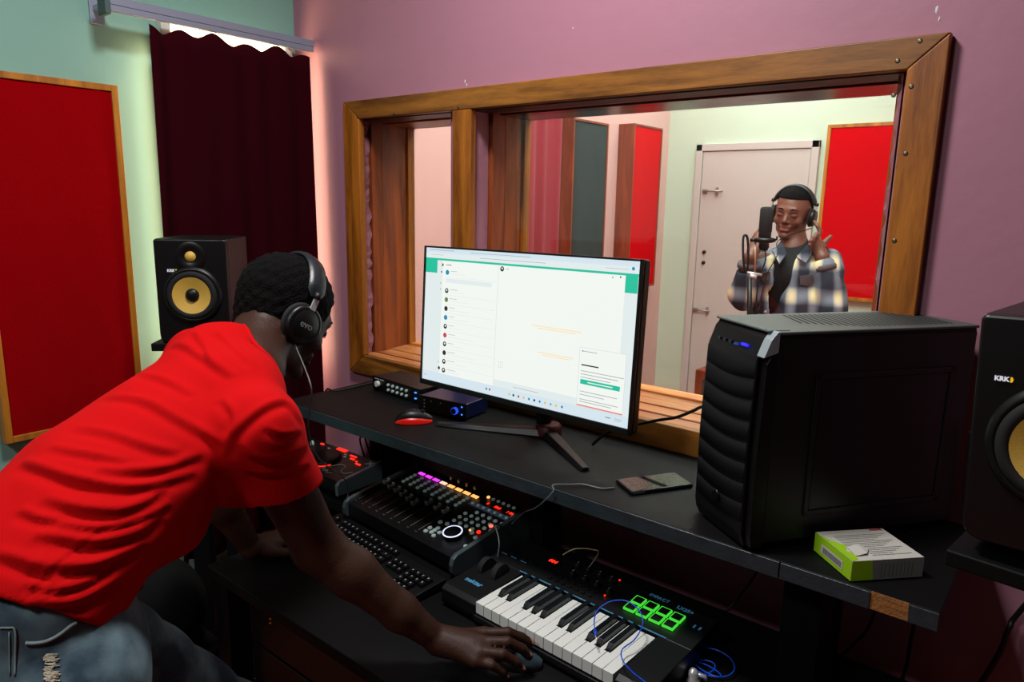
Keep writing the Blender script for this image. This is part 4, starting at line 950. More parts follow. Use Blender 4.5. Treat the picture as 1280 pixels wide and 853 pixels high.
def hand_prims(wr, palm, fingers, thumb, rs=1.0):
    """wr: wrist point; fingers: four lists MCP,PIP,DIP,tip; thumb: three points"""
    P = []
    for k, F in enumerate(fingers):
        P.append(cone(wr, F[0], .019 * rs, .0125 * rs, .016))
        r = (.0100, .0104, .0098, .0085)[k] * rs
        P += [cone(F[0], F[1], r * 1.12, r, .005), cone(F[1], F[2], r * 1.03, r * .88, .003), cone(F[2], F[3], r * .92, r * .76, .003)]
    c = sum((Vector(F[0]) for F in fingers), Vector()) / 4
    P += [cone(Vector(wr).lerp(c, .3), Vector(wr).lerp(c, .75), .021 * rs, .019 * rs, .02)]
    P += [cone(thumb[0], thumb[1], .0155 * rs, .0115 * rs, .012), cone(thumb[1], thumb[2], .0112 * rs, .0085 * rs, .004)]
    return P

# ---- man bending over the desk
man = thing('person', 'person in red t-shirt and jeans bending over the desk holding a mouse', 'person', (-1.06, .30, ZF))
Lm = Matrix.Translation((1.06, -.30, -ZF))
HM = frame(at(357, 391, 1.46), (.02, .86, -.50))
shR, shL = at(322, 540, 1.15), at(250, 452, 1.42)
elR, wrR = at(397, 684, 1.29), on(549, 801, 2, .818)
lat = (shR - shL).normalized()
nk_b = at(290, 462, 1.28)
fR = [[on(604, 792, 2, .822), on(635, 791, 2, .826), on(652, 797, 2, .810), on(664, 804, 2, .795)],
      [on(602, 803, 2, .827), on(634, 803, 2, .832), on(652, 811, 2, .812), on(661, 821, 2, .792)],
      [on(599, 815, 2, .821), on(628, 818, 2, .824), on(645, 828, 2, .803), on(653, 838, 2, .784)],
      [on(594, 827, 2, .810), on(615, 832, 2, .808), on(628, 840, 2, .792), on(634, 847, 2, .778)]]
thR = [on(570, 802, 2, .803), on(598, 797, 2, .789), on(622, 801, 2, .777)]
shLb = Vector(shL); elL = Vector((-1.52, .75, 1.03)); wrL = Vector((-1.51, .86, .80))
dl_ = Vector((-.1, .99, 0)).normalized(); sd = Vector((.99, .1, 0))
fL = []
for k in range(4):
    m0 = wrL + dl_ * .085 + sd * (.028 - .019 * k) + Vector((0, 0, -.010)); fL.append([m0, m0 + dl_ * .04 + sd * (.006 - .004 * k) + Vector((0, 0, .004)), m0 + dl_ * .065 + sd * (.008 - .006 * k) + Vector((0, 0, -.012)), m0 + dl_ * .085 + sd * (.010 - .007 * k) + Vector((0, 0, -.026))])
thL = [wrL + dl_ * .03 + sd * .025 + Vector((0, 0, -.012)), wrL + dl_ * .06 + sd * .055 + Vector((0, 0, -.022)), wrL + dl_ * .085 + sd * .06 + Vector((0, 0, -.028))]
hpR, hpL = Vector((-1.0, .29, .99)), Vector((-1.19, .35, .97))
B = xf(HM, head_prims())
B += [cone(HM @ Vector((0, -.030, -.040)), at(312, 462, 1.32), .057, .056, .03), cone(at(312, 462, 1.32), at(285, 490, 1.29), .056, .055, .03)]
c1, c2, c3 = at(262, 512, 1.27), at(190, 560, 1.17), at(112, 632, 1.08)
B += [fcone(c1, c2, .082, .078, lat, 1.5, .04), fcone(c2, c3, .075, .072, lat, 1.35, .04), cone(shR, shL, .046, .046, .05), fcone(c3, at(46, 720, 1.01), .072, .08, lat, 1.25, .04), fcone(at(46, 720, 1.01), (hpR + hpL) / 2, .08, .088, lat, 1.3, .04)]
fo1, fo2 = at(440, 716, 1.31), at(500, 765, 1.34)
B += [cone(shR, elR, .052, .043, .03), cone(elR, fo1, .043, .043, .02), cone(fo1, fo2, .043, .033, .02), cone(fo2, wrR, .033, .024, .02)]
B += hand_prims(wrR, None, fR, thR)
B += [cone(shLb, elL, .052, .041, .03), cone(elL, wrL.lerp(elL, .6), .041, .042, .02), cone(wrL.lerp(elL, .6), wrL, .042, .024, .02)] + hand_prims(wrL, None, fL, thL)
fB = field(B); lo, hi = bounds(B)
body = sdf_mesh(fB, lo, hi, .0045, 'body', M_skin, man)
body.data.transform(Lm)
nt_ = [Vector(F[3]) for F in fR]
paint(body, M_nail, lambda c: any((Vector((c.x - 1.06, c.y + .30, c.z + ZF)) - (n_ + Vector((0, 0, .006)))).length < .0068 for n_ in nt_))
head_extra(Lm @ HM, man)
hr = hair_mesh(HM, 'hair', man, lambda q: np.minimum(np.maximum(-(q[:, 2] + .075) , -1) , 1) * 0 + np.maximum(-q[:, 2] - .092, q[:, 1] - .052 - .25 * q[:, 2]), grow=.006, amp=.0022, fr=210, h=.0035); hr.data.transform(Lm)

# t-shirt
def plane_cut(pt, nrm):
    n_ = V3(Vector(nrm).normalized()); p0 = V3(pt); return lambda p: (p - p0) @ n_
SH = [fcone(at(262, 500, 1.27), at(196, 560, 1.17), .100, .098, lat, 1.48, .05), ell(at(292, 454, 1.34), (.062, .06, .058), k=.04), fcone(at(196, 560, 1.17), at(120, 626, 1.08), .098, .108, lat, 1.35, .05),
      fcone(at(120, 626, 1.08), at(46, 712, 1.01), .108, .112, lat, 1.30, .05), fcone(at(46, 712, 1.01), at(5, 790, .97), .112, .112, lat, 1.30, .05),
      cone(at(325, 535, 1.16), shL, .060, .058, .06), ell(at(276, 454, 1.33), (.075, .072, .068), k=.05), ell(at(212, 655, 1.14), (.055, .05, .05), k=.06),
      ell(at(300, 480, 1.24), (.06, .06, .055), k=.05)]
slv_end = at(350, 612, 1.215); slv_c = at(356, 640, 1.235)
SL_R = [cone(shR, shR.lerp(elR, .68), .063, .060, .03), cone(at(310, 545, 1.18), at(324, 640, 1.24), .060, .056, .04)]
elx = shLb.lerp(elL, .65); SL_L = [cone(shLb, elx, .062, .062, .035)]
axR = (-UPV + .15 * RGT + .25 * FWD).normalized(); axL = (elx - shLb).normalized()
# cut of the right sleeve: plane containing the view of the hem line
hemR = plane_cut(slv_end, axR); hemL = plane_cut(shLb.lerp(elL, .5), axL)
fT = field(SH); fSR = field(SL_R); fSL = field(SL_L)
hem_pt = at(75, 778, .93); hn = (at(66, 722, 1.01) - at(130, 632, 1.08)).normalized()
hcut = plane_cut(at(60, 764, .98), (hn + Vector((0, 0, -.25))).normalized())
nkn = RGT * .84 + UPV * .55 + FWD * .15
neckcut = plane_cut(at(313, 440, 1.31), nkn)
na_ = at(327, 456, 1.325); nb2 = HM @ Vector((0, .0, -.035)); neckhole = field([cone(na_, nb2, .056, .080, .01)])
def smin(a, b, k): h = np.clip(.5 + .5 * (a - b) / k, 0, 1); return a + (b - a) * h - k * h * (1 - h)
inR = field([cone(shR, shR.lerp(elR, .68), .055, .053, .03), cone(at(322, 540, 1.17), at(332, 640, 1.24), .052, .043, .04)]); inH = field([fcone(at(120, 626, 1.08), at(5, 790, .97), .100, .107, lat, 1.30)])
def fS(p):
    t_ = np.maximum(fT(p), hcut(p)); r_ = np.maximum(fSR(p), hemR(p)); l_ = np.maximum(fSL(p), hemL(p))
    d = smin(smin(t_, r_, .03), l_, .03)
    d = np.maximum(d, -neckhole(p))
    # hollow the sleeve and hem openings so the cloth has an edge
    d = np.maximum(d, -np.maximum(inH(p), -(hcut(p) + .02)))
    return d
lo, hi = bounds(SH + SL_R + SL_L)
shirt = sdf_mesh(fS, lo, hi, .0046, 't_shirt', M_shirt, man, newton=1)
# folds pressed into the cloth along measured lines
bv = BVHTree.FromObject(shirt, bpy.context.evaluated_depsgraph_get())
me = shirt.data; V = np.empty(len(me.vertices) * 3, np.float32); me.vertices.foreach_get('co', V); V = V.reshape(-1, 3)
N = np.empty(len(me.vertices) * 3, np.float32); me.vertices.foreach_get('normal', N); N = N.reshape(-1, 3)
Cn = V3(CAM)
folds = [([(190, 437), (225, 433), (255, 450), (292, 474)], 6, .0075), ([(160, 466), (204, 476), (240, 496)], 5.5, .0065), ([(130, 497), (177, 503), (217, 524), (255, 545), (280, 560)], 6, .008),
         ([(283, 572), (292, 548), (305, 532), (323, 517), (342, 507), (360, 506), (378, 530)], 5.5, .007), ([(24, 580), (50, 588), (103, 604), (172, 611), (246, 592)], 6, .010),
         ([(90, 535), (140, 545), (190, 562), (225, 570)], 6, .007), ([(52, 625), (80, 634), (115, 641), (160, 640), (212, 612)], 6, .009), ([(40, 672), (80, 676), (120, 681), (172, 668), (206, 646)], 6, .009),
         ([(40, 706), (75, 712), (115, 711), (150, 697), (184, 680)], 6, .009), ([(40, 752), (70, 758), (105, 752), (150, 726)], 6, .010), ([(120, 588), (160, 592), (205, 588), (255, 570)], 6, .008),
         ([(-10, 695), (20, 703), (50, 716), (75, 732)], 6, .008), ([(268, 415), (285, 430), (315, 458)], 5, .006), ([(240, 415), (252, 432), (262, 452)], 5, .006), ([(308, 590), (340, 594), (388, 582)], 4, .004),
         ([(300, 556), (315, 572), (345, 576), (384, 560)], 5, .005), ([(70, 655), (120, 662), (170, 652), (215, 632)], 5, .007), ([(60, 560), (110, 570), (160, 580)], 5, .006), ([(20, 640), (50, 650), (75, 652)], 5, .007),
         ([(30, 730), (70, 740), (110, 730), (140, 712)], 5, .008), ([(275, 500), (290, 520), (286, 545)], 5, .005), ([(330, 535), (352, 545), (378, 540)], 4, .004),
         ([(25, 757), (60, 715), (95, 685), (135, 655)], 3, .002)]
for line, wpx, amp in folds:
    pts = []
    for q in catmull([(x, y, 0) for x, y in line], 6):
        d = (at(q.x, q.y, 1) - CAM).normalized(); h_ = bv.ray_cast(CAM, d)
        if h_[0] is not None: pts.append(h_[0])
    if len(pts) < 3: continue
    w_ = wpx * .0013; dmin = np.full(len(V), 1e9, np.float32); sg = np.zeros(len(V), np.float32); tt = np.zeros(len(V), np.float32)
    for i in range(len(pts) - 1):
        a, b2 = V3(pts[i]), V3(pts[i + 1]); ba = b2 - a; L2 = max(float(ba @ ba), 1e-9)
        hh = np.clip((V - a) @ ba / L2, 0, 1); dv = V - (a + hh[:, None] * ba); dd = np.linalg.norm(dv, axis=1)
        cr = np.cross(np.broadcast_to(ba, V.shape), N); s_ = np.einsum('ij,ij->i', dv, cr); better = dd < dmin
        dmin = np.where(better, dd, dmin); sg = np.where(better, np.sign(s_) * 1.0, sg); tt = np.where(better, (i + hh) / (len(pts) - 1), tt)
    env = np.clip(np.sin(np.clip(tt, 0, 1) * PI), 0, 1) ** .5
    amp *= .62; x = dmin * sg / w_
    # ridge on one side, hollow on the lower side
    disp = amp * env * (np.exp(-(x + .8) ** 2) - 1.15 * np.exp(-(x - .9) ** 2 / 1.3))
    V = V + N * disp[:, None] * (dmin < w_ * 5)[:, None]
V[:, :] += N * (0.0012 * np.sin(V[:, 0] * 60 + V[:, 2] * 40) * np.sin(V[:, 1] * 55))[:, None]
me.vertices.foreach_set('co', V.ravel().astype(np.float32)); me.update(); shirt.data.transform(Lm)
# collar band
def ring_on(f, c, ax, r, n=40, rot=0):
    ax = Vector(ax).normalized(); u = ax.orthogonal().normalized(); w_ = ax.cross(u); out = []
    for k in range(n):
        a = 2 * PI * k / n; d = u * math.cos(a) + w_ * math.sin(a); t0, t1 = .0, r * 2.5
        for _ in range(26):
            tm = (t0 + t1) / 2
            if f(V3(c + d * tm)[None])[0] < 0: t0 = tm
            else: t1 = tm
        out.append(c + d * t1)
    return out
ax_ = (nb2 - na_).normalized(); u_ = ax_.orthogonal().normalized(); v_ = ax_.cross(u_)
wall_ = np.abs(neckhole(V)) < .0035; Wv = V[wall_]; rl = Wv - V3(na_); an_ = np.arctan2(rl @ V3(v_), rl @ V3(u_)); ss = rl @ V3(ax_); rg = []
for k in range(40):
    a0 = -PI + 2 * PI * k / 40; m_ = (an_ >= a0) & (an_ < a0 + 2 * PI / 40) & (ss < .12)
    if m_.sum() > 2: rg.append(Vector(Wv[m_][np.argmax(ss[m_])].tolist()))
for _ in range(2): rg = [(rg[i - 1] + rg[i] * 2 + rg[(i + 1) % len(rg)]) / 4 for i in range(len(rg))]
b = MB(Lm); b.tube(rg, .005, 8, close=True); b.build('collar', M_shirt, man)

# jeans
def denim(name, c1, c2):
    m = bpy.data.materials.new(name); m.use_nodes = True; nt = m.node_tree; b = nt.nodes['Principled BSDF']; tc = nt.nodes.new('ShaderNodeTexCoord')
    n1 = nt.nodes.new('ShaderNodeTexNoise'); n1.inputs['Scale'].default_value = 9; n1.inputs['Detail'].default_value = 6; nt.links.new(tc.outputs['Object'], n1.inputs['Vector'])
    rp = nt.nodes.new('ShaderNodeValToRGB'); rp.color_ramp.elements[0].position = .38; rp.color_ramp.elements[1].position = .66; rp.color_ramp.elements[0].color = (*s2l(c1), 1); rp.color_ramp.elements[1].color = (*s2l(c2), 1)
    nt.links.new(n1.outputs['Fac'], rp.inputs['Fac']); nt.links.new(rp.outputs['Color'], b.inputs['Base Color']); b.inputs['Roughness'].default_value = .9
    wv = nt.nodes.new('ShaderNodeTexWave'); wv.inputs['Scale'].default_value = 90; wv.inputs['Distortion'].default_value = 6; nt.links.new(tc.outputs['Object'], wv.inputs['Vector'])
    bp_ = nt.nodes.new('ShaderNodeBump'); bp_.inputs['Strength'].default_value = .05; bp_.inputs['Distance'].default_value = .001; nt.links.new(wv.outputs['Fac'], bp_.inputs['Height']); nt.links.new(bp_.outputs['Normal'], b.inputs['Normal'])
    return m
M_jean = denim('faded_denim', (40, 60, 76), (122, 150, 158)); M_seam = mat('pale_seam', (140, 160, 160), .8); M_thread = mat('frayed_thread', (190, 180, 160), .9, bump=1, bscale=300)
knR, anR = Vector((-.985, .33, .60)), Vector((-.99, .22, .29)); knL, anL = Vector((-1.20, .62, .64)), Vector((-1.24, .50, .29))
JN = [fcone(at(46, 735, .99), (hpR + hpL) / 2, .098, .112, lat, 1.32, .05), cone(hpR, knR, .095, .062, .04), cone(knR, anR, .060, .045, .03), cone(hpL, knL, .092, .062, .04), cone(knL, anL, .060, .045, .03)]
fJ0 = field(JN)
def fJ(p):
    fold_ = .004 * np.sin(p[:, 2] * 70 + p[:, 0] * 30 + 2 * np.sin(p[:, 1] * 20)) * np.clip((.95 - p[:, 2]) * 4 + .4, .2, 1)
    return fJ0(p) + fold_ * .8
lo, hi = bounds(JN); jeans = sdf_mesh(fJ, lo, hi, .007, 'jeans', M_jean, man); bvj = BVHTree.FromObject(jeans, bpy.context.evaluated_depsgraph_get()); jeans.data.transform(Lm)
def on_mesh(bv_, pl, off=.001):
    out = []
    for x, y in pl:
        d = (at(x, y, 1) - CAM).normalized(); h_ = bv_.ray_cast(CAM, d)
        if h_[0] is not None: out.append(h_[0] + h_[1] * off)
    return out
for pl, r_ in (([(32, 804), (45, 804), (60, 801), (75, 793), (88, 783), (95, 779)], .0024), ([(0, 785), (10, 785), (19, 787), (20, 810), (19, 845)], .0014), ([(12, 790), (13, 845)], .0009)):
    q = on_mesh(bvj, [(v.x, v.y) for v in catmull([(x, y, 0) for x, y in pl], 5)])
    if len(q) > 2: MB(Lm).tube(q, r_, 6).build('seam', M_seam, jeans).parent = jeans
rj = random.Random(5); b = MB(Lm)
for k in range(46):
    y0 = rj.uniform(818, 852); x0 = rj.uniform(54, 60)
    q = on_mesh(bvj, [(x0, y0), (x0 + 6, y0 + rj.uniform(-1, 2)), (x0 + rj.uniform(10, 17), y0 + rj.uniform(-2, 2))], .0012)
    if len(q) == 3: b.tube(q, .0009, 4)
if b.v: b.build('frayed_tear', M_thread, jeans)['kind'] = 'stuff'
for an in (anR, anL):
    S_ = [ell((an.x, an.y + .05, ZF + .040), (.046, .125, .036), k=.02), cone((an.x, an.y, ZF + .05), (an.x, an.y, ZF + .12), .042, .045, .03)]
    fs_ = field(S_); g_ = lambda p, fs_=fs_: np.maximum(fs_(p), (ZF + .001) - p[:, 2]); lo, hi = bounds(S_); o = sdf_mesh(g_, lo, hi, .007, 'shoe', mat('dark_shoe', (26, 24, 24), .6), man); o.data.transform(Lm)

# mouse in the hand
hd = (fR[1][1] - wrR); mc = on(655, 822, 2, .765)
mouse('computer_mouse', 'dark grey mouse under the hand of the bending person', (mc.x - .012, mc.y - .010, ZD + .0008), math.atan2(hd.y, hd.x), mat('mouse_teal_grey', (50, 66, 74), .35), M_blkp)

# headphones of the man
def headphones(lab, M, loc_parent_inv=None, wires=True, padx=.079, logo=True, s=1.0, band_grow=0):
    t = thing('headphones', lab, 'headphones', M=M)
    n = 28; P = []
    zc, ry = -.012, 0
    for k in range(n + 1):
        a = PI * k / n; x = (padx + .020) * math.cos(a); z = zc + (.134 + band_grow) * math.sin(a) ** .9
        c = Vector((x, -.012, z)); nrm = Vector((math.cos(a), 0, math.sin(a)))
        w_ = .021 if 3 < k < n - 3 else .011; th = .0085 if 3 < k < n - 3 else .003
        P.append([c + Vector((0, dy * w_, 0)) + nrm * (dn * th) for dy, dn in ((-1, 0), (-.8, .7), (-.3, 1), (.3, 1), (.8, .7), (1, 0), (.8, -.7), (-.8, -.7), (-1, 0))])
    P = P[3:-3]
    MB().grid([list(p) for p in P]).build('headband', M_band2, t)
    for s_ in (-1, 1):
        X = s_ * (padx + .012)
        b = MB(); b.tube([(s_ * (padx + .0195), -.012, .048), (s_ * (padx + .022), -.012, .035)], [.008, .008], 10); b.build('band_end', M_blkp, t)
        MB().bx((s_ * (padx + .022) - .002, -.018, .012), (s_ * (padx + .022) + .002, -.006, .045)).build('slider', M_chrome, t)
        b = MB(); b.tube([(X + s_ * .006, .032 * math.cos(R(a)) - .012, -.018 + .034 * math.sin(R(a))) for a in range(0, 181, 20)], .0035, 8); b.build('yoke', M_satin, t)
        T_ = Matrix.Translation((X, -.012, -.02)) @ Matrix.Rotation(s_ * PI / 2, 4, 'Y')
        MB(T_).lathe([(.030, -.0135), (.040, -.0125), (.043, -.009), (.041, -.005), (.034, -.005)], 30).build('ear_pad', M_rub, t)
        c_ = MB(T_).lathe([(.037, -.006), (.040, .0), (.0385, .008), (.033, .012), (.031, .0105), (.0295, .012), (.012, .0135), (.001, .0138)], 30).build('ear_cup', M_satin, t)
        if logo:
            MR = Matrix(((0, 0, s_, 0), (s_, 0, 0, 0), (0, 1, 0, 0), (0, 0, 0, 1)))
            lettering('evo', .020, mat('logo_grey', (120, 124, 128), .4), c_, Matrix.Translation((X + s_ * .0142, -.012, -.02)) @ MR, name='logo', bold=.0002)
    return t
M_band2 = mat('padded_band_leather', (22, 30, 34), .38, bump=.1, bscale=200)
hp_ = headphones('black over-ear headphones with a grey word on the cup worn by the bending person', HM @ Matrix.Rotation(.0, 4, 'X'))
c0_ = HM @ Vector((.093, -.01, -.062))
cable('thin black headphone lead hanging from the ear cup of the bending person', [c0_, at(388, 480, 1.30), at(388, 505, 1.34), at(386, 540, 1.45), at(400, 575, 1.60), (-1.56, 1.19, .86), (-1.572, 1.2, .775)], .0014, M_gc)
# ---- singer in the booth
sg_ = thing('person', 'singer with closed eyes in a blue and cream checked shirt behind the booth microphone', 'person', (-1.10, 3.45, ZF))
L2 = Matrix.Translation((1.10, -3.45, -ZF))
T0 = 3.30
Hc = at(991, 264.5, T0)
HS = frame(Hc, (.02, -.98, -.10), (.10, 0, 1))
sR, sL = at(948, 330, T0 + .02), at(1034, 330, T0 + .02)       # his right shoulder is on the left of the photo
eR, eL = at(930, 370, T0 - .06), at(1040, 384, T0 - .10)
wR_, wL_ = at(938, 322, T0 - .14), at(1028, 322, T0 - .12)
nb = at(993, 312, T0 + .02)
q1 = [cone(HS @ Vector((0, -.02, -.05)), nb, .052, .058, .02)]
B2 = xf(HS, head_prims()) + q1
hipc = Vector((Hc.x - .06, Hc.y + .05, .98 + ZF * .2))
ch = at(990, 350, T0 + .03)
latx = (sL - sR).normalized()
B2 += [cone(nb, ch, .055, .09, .04), fcone(ch, hipc, .10, .095, latx, 1.35, .05), cone(sR, sL, .05, .05, .05)]
for s_, e_, w_ in ((sR, eR, wR_), (sL, eL, wL_)): B2 += [cone(s_, e_, .048, .040, .03), cone(e_, e_.lerp(w_, .4), .040, .040, .02), cone(e_.lerp(w_, .4), w_, .040, .026, .02)]
for k in (-1, 1):
    hj = hipc + Vector((k * .09, 0, -.04)); kj = Vector((hj.x, hj.y - .03, ZF + .48)); aj = Vector((hj.x, hj.y + .02, ZF + .06))
    B2 += [cone(hj, kj, .085, .055, .04), cone(kj, aj, .052, .036, .03)]
# his left hand: index finger to the headphone, thumb outwards; palm seen from the side
cupL = at(1015, 272, T0 - .04)
def P_(x, y, dt=0): return at(x, y, T0 - .10 + dt)
hL = [[P_(1022, 298), P_(1025, 289), P_(1022, 283, .0), P_(1018, 277, .015)], [P_(1020, 300, -.012), P_(1021, 293, -.03), P_(1018, 297, -.045), P_(1017, 302, -.04)],
      [P_(1018, 303, -.012), P_(1017, 298, -.035), P_(1014, 301, -.046), P_(1014, 306, -.04)], [P_(1016, 307, -.01), P_(1014, 303, -.03), P_(1012, 306, -.04), P_(1013, 310, -.035)]]
B2 += hand_prims(wL_.lerp(P_(1024, 312), .8), None, hL, [P_(1026, 309), P_(1032, 302, .0), P_(1038, 296, .0)], .95)
B2 += [cone(wL_, P_(1024, 312), .027, .024, .015)]
cupR = at(970, 272, T0 - .04)
def Q_(x, y, dt=0): return at(x, y, T0 - .09 + dt)
hR = [[Q_(948, 300), Q_(953, 292), Q_(958, 286), Q_(963, 281, .03)], [Q_(946, 299), Q_(949, 290, .01), Q_(955, 284, .02), Q_(961, 277, .03)],
      [Q_(944, 301, .02), Q_(945, 293, .03), Q_(950, 287, .04), Q_(956, 282, .045)], [Q_(942, 304, .03), Q_(942, 297, .04), Q_(946, 292, .05), Q_(951, 287, .055)]]
B2 += hand_prims(Q_(941, 316), None, hR, [Q_(946, 312, -.01), Q_(953, 305, -.015), Q_(958, 299, -.01)], .95) + [cone(wR_, Q_(941, 316), .027, .024, .015)]
fB2 = field(B2); lo, hi = bounds(B2)
b2 = sdf_mesh(fB2, lo, hi, .0046, 'body', M_skin2, sg_)
Hi = HS.inverted()
def lips(c):
    q = Hi @ c; return abs(q.x) < .021 and q.y > .07 and ((-.067 < q.z < -.0565 and abs(q.x) < .021 - (q.z + .067) * .9) or (-.0845 < q.z < -.0695 and abs(q.x) < .020 - (-.0695 - q.z) * .7))
paint(b2, M_lip, lips); b2.data.transform(L2)
head_extra(L2 @ HS, sg_)
h2 = hair_mesh(HS, 'hair', sg_, lambda q: np.maximum(-(q[:, 2] - .065) - .9 * np.clip(-q[:, 1] + .02, 0, .09), q[:, 1] - .083), grow=.006, amp=.0012, fr=260, flat=.0, h=.004); h2.data.transform(L2)
# plaid overshirt
def plaid():
    m = bpy.data.materials.new('checked_flannel'); m.use_nodes = True; nt = m.node_tree; b = nt.nodes['Principled BSDF']; tc = nt.nodes.new('ShaderNodeTexCoord'); sp = nt.nodes.new('ShaderNodeSeparateXYZ')
    nz = nt.nodes.new('ShaderNodeTexNoise'); nz.inputs['Scale'].default_value = 5; vm = nt.nodes.new('ShaderNodeVectorMath'); vm.operation = 'MULTIPLY_ADD'; vm.inputs[1].default_value = (.035, .035, .035)
    nt.links.new(tc.outputs['Object'], nz.inputs['Vector']); nt.links.new(nz.outputs['Color'], vm.inputs[0]); nt.links.new(tc.outputs['Object'], vm.inputs[2]); nt.links.new(vm.outputs[0], sp.inputs[0])
    def wave(sock, period, ph):
        a = nt.nodes.new('ShaderNodeMath'); a.operation = 'MULTIPLY_ADD'; a.inputs[1].default_value = 2 * PI / period; a.inputs[2].default_value = ph; nt.links.new(sock, a.inputs[0])
        c = nt.nodes.new('ShaderNodeMath'); c.operation = 'SINE'; nt.links.new(a.outputs[0], c.inputs[0]); d = nt.nodes.new('ShaderNodeMapRange'); d.inputs[1].default_value = -.15; d.inputs[2].default_value = 1.0; nt.links.new(c.outputs[0], d.inputs[0]); return d.outputs[0]
    ad = nt.nodes.new('ShaderNodeMath'); ad.operation = 'MULTIPLY_ADD'; ad.inputs[1].default_value = .5; nt.links.new(sp.outputs['Y'], ad.inputs[0]); nt.links.new(sp.outputs['X'], ad.inputs[2])
    wx = wave(ad.outputs[0], .105, .6); wz = wave(sp.outputs['Z'], .15, .4)
    mu = nt.nodes.new('ShaderNodeMath'); mu.operation = 'MULTIPLY'; nt.links.new(wx, mu.inputs[0]); nt.links.new(wz, mu.inputs[1])
    av = nt.nodes.new('ShaderNodeMath'); av.operation = 'ADD'; nt.links.new(wx, av.inputs[0]); nt.links.new(wz, av.inputs[1])
    r1 = nt.nodes.new('ShaderNodeValToRGB'); r1.color_ramp.elements[0].color = (*s2l((38, 44, 58)), 1); r1.color_ramp.elements[1].color = (*s2l((150, 160, 178)), 1); r1.color_ramp.elements[1].position = .8
    h_ = nt.nodes.new('ShaderNodeMath'); h_.operation = 'MULTIPLY'; h_.inputs[1].default_value = .5; nt.links.new(av.outputs[0], h_.inputs[0]); nt.links.new(h_.outputs[0], r1.inputs[0])
    mx = nt.nodes.new('ShaderNodeMix'); mx.data_type = 'RGBA'; mx.inputs['B'].default_value = (*s2l((236, 222, 170)), 1); nt.links.new(r1.outputs[0], mx.inputs['A']); nt.links.new(mu.outputs[0], mx.inputs['Factor']); nt.links.new(mx.outputs['Result'], b.inputs['Base Color']); b.inputs['Roughness'].default_value = .9
    return m
M_plaid = plaid(); M_tee = mat('black_tee', (14, 16, 20), .85)
nbk = at(993, 318, T0 + .02)
hemz = 1.02
torso = [cone(sR, sL, .062, .062, .05), fcone(at(990, 345, T0 + .03), at(988, 400, T0 + .04), .130, .130, latx, 1.32, .05), fcone(at(988, 400, T0 + .04), hipc, .128, .125, latx, 1.30, .05), cone(nb, at(990, 335, T0 + .02), .068, .10, .05)]
armp = []
for s_, e_, w_ in ((sR, eR, wR_), (sL, eL, wL_)): armp += [cone(s_, e_, .066, .066, .03), cone(e_, e_.lerp(w_, .78), .064, .050, .02)]
fTo = field(torso); fAr = field(armp)
fwd2 = Vector((.25, -.97, 0)).normalized()
zc_neck = plane_cut(at(994, 310, T0 + .0), Vector((0, -.35, 1)))
pk = at(973, 395, T0 - .11); pt_ = at(985, 322, T0 - .1)
Rn, Fn = V3(latx), V3(fwd2)
def opening(p):
    """the gap between the open shirt fronts, widening upwards"""
    zt_, zb_ = float(pt_.z), float(pk.z) - .5
    t = (p[:, 2] - float(pk.z)) / (float(pt_.z) - float(pk.z))
    cx = (pk @ latx if False else float(Vector(pk).dot(latx))) * (1 - t) + float(Vector(pt_).dot(latx)) * t
    wdt = .026 + .012 * np.clip(t, -.5, 1.0)
    return np.maximum(np.abs(p @ Rn - cx) - wdt, -((p - V3(ch)) @ Fn) + .02)
def fold2(p): return .0035 * np.sin(p[:, 2] * 42 + 3 * np.sin(p[:, 0] * 17) + p[:, 1] * 25)
def fP(p):
    d = smin(np.maximum(fTo(p), -opening(p)), fAr(p), .025) + fold2(p)
    d = np.maximum(d, zc_neck(p)); return np.maximum(d, hemz - p[:, 2])
lo, hi = bounds(torso + armp); sh = sdf_mesh(fP, lo, hi, .008, 'checked_shirt', M_plaid, sg_); sh.data.transform(L2)
tee = [fcone(at(990, 345, T0 + .03), hipc, .120, .115, latx, 1.28, .05), cone(nb, at(990, 338, T0 + .02), .072, .112, .05)]
ft = field(tee); zn = plane_cut(at(992, 313, T0 - .06), Vector((0, -.55, 1)))
lo, hi = bounds(tee); o = sdf_mesh(lambda p: np.maximum(np.maximum(ft(p), zn(p)), 1.0 - p[:, 2]), lo, hi, .009, 't_shirt', M_tee, sg_); o.data.transform(L2)
# collar flaps, cuffs, pocket flap, buttons
bvs = BVHTree.FromPolygons([sg_.matrix_world.inverted() @ v.co if False else (L2.inverted() @ v.co) for v in sh.data.vertices], [tuple(p.vertices) for p in sh.data.polygons])
def flap(name, pl, off=.006, m_=M_plaid):
    q = on_mesh(bvs, pl, off)
    if len(q) == len(pl): MB(L2).add(q, [tuple(range(len(q)))]).build(name, m_, sg_, thick=.004)
def collar(pl): MB(L2).add([at(x, y, T0 + dt) for x, y, dt in pl], [tuple(range(len(pl)))]).build('collar', M_plaid, sg_, thick=.006)
collar([(976, 302, -.03), (966, 314, -.085), (974, 330, -.125), (983, 318, -.11), (980, 308, -.08)]); collar([(1012, 303, -.03), (1018, 312, -.06), (1007, 329, -.125), (996, 322, -.125), (1003, 312, -.09)])
flap('pocket_flap', [(999, 345), (1017, 343), (1018, 352), (1009, 358), (1000, 356)], .004, mat('shirt_brown_grey', (86, 78, 82), .9))
flap('pocket_flap', [(950, 340), (962, 340), (962, 350), (955, 353), (950, 350)], .004, MATS['shirt_brown_grey'])
for x, y in ((968, 346), (963, 369), (957, 390)):
    q = on_mesh(bvs, [(x, y)], .002)
    if q: MB(L2 @ Matrix.Translation(q[0]) @ Matrix.Rotation(PI / 2, 4, 'X')).lathe([(.007, -.002), (.007, .002), (.005, .003)], 12).build('button', M_chrome, sg_)
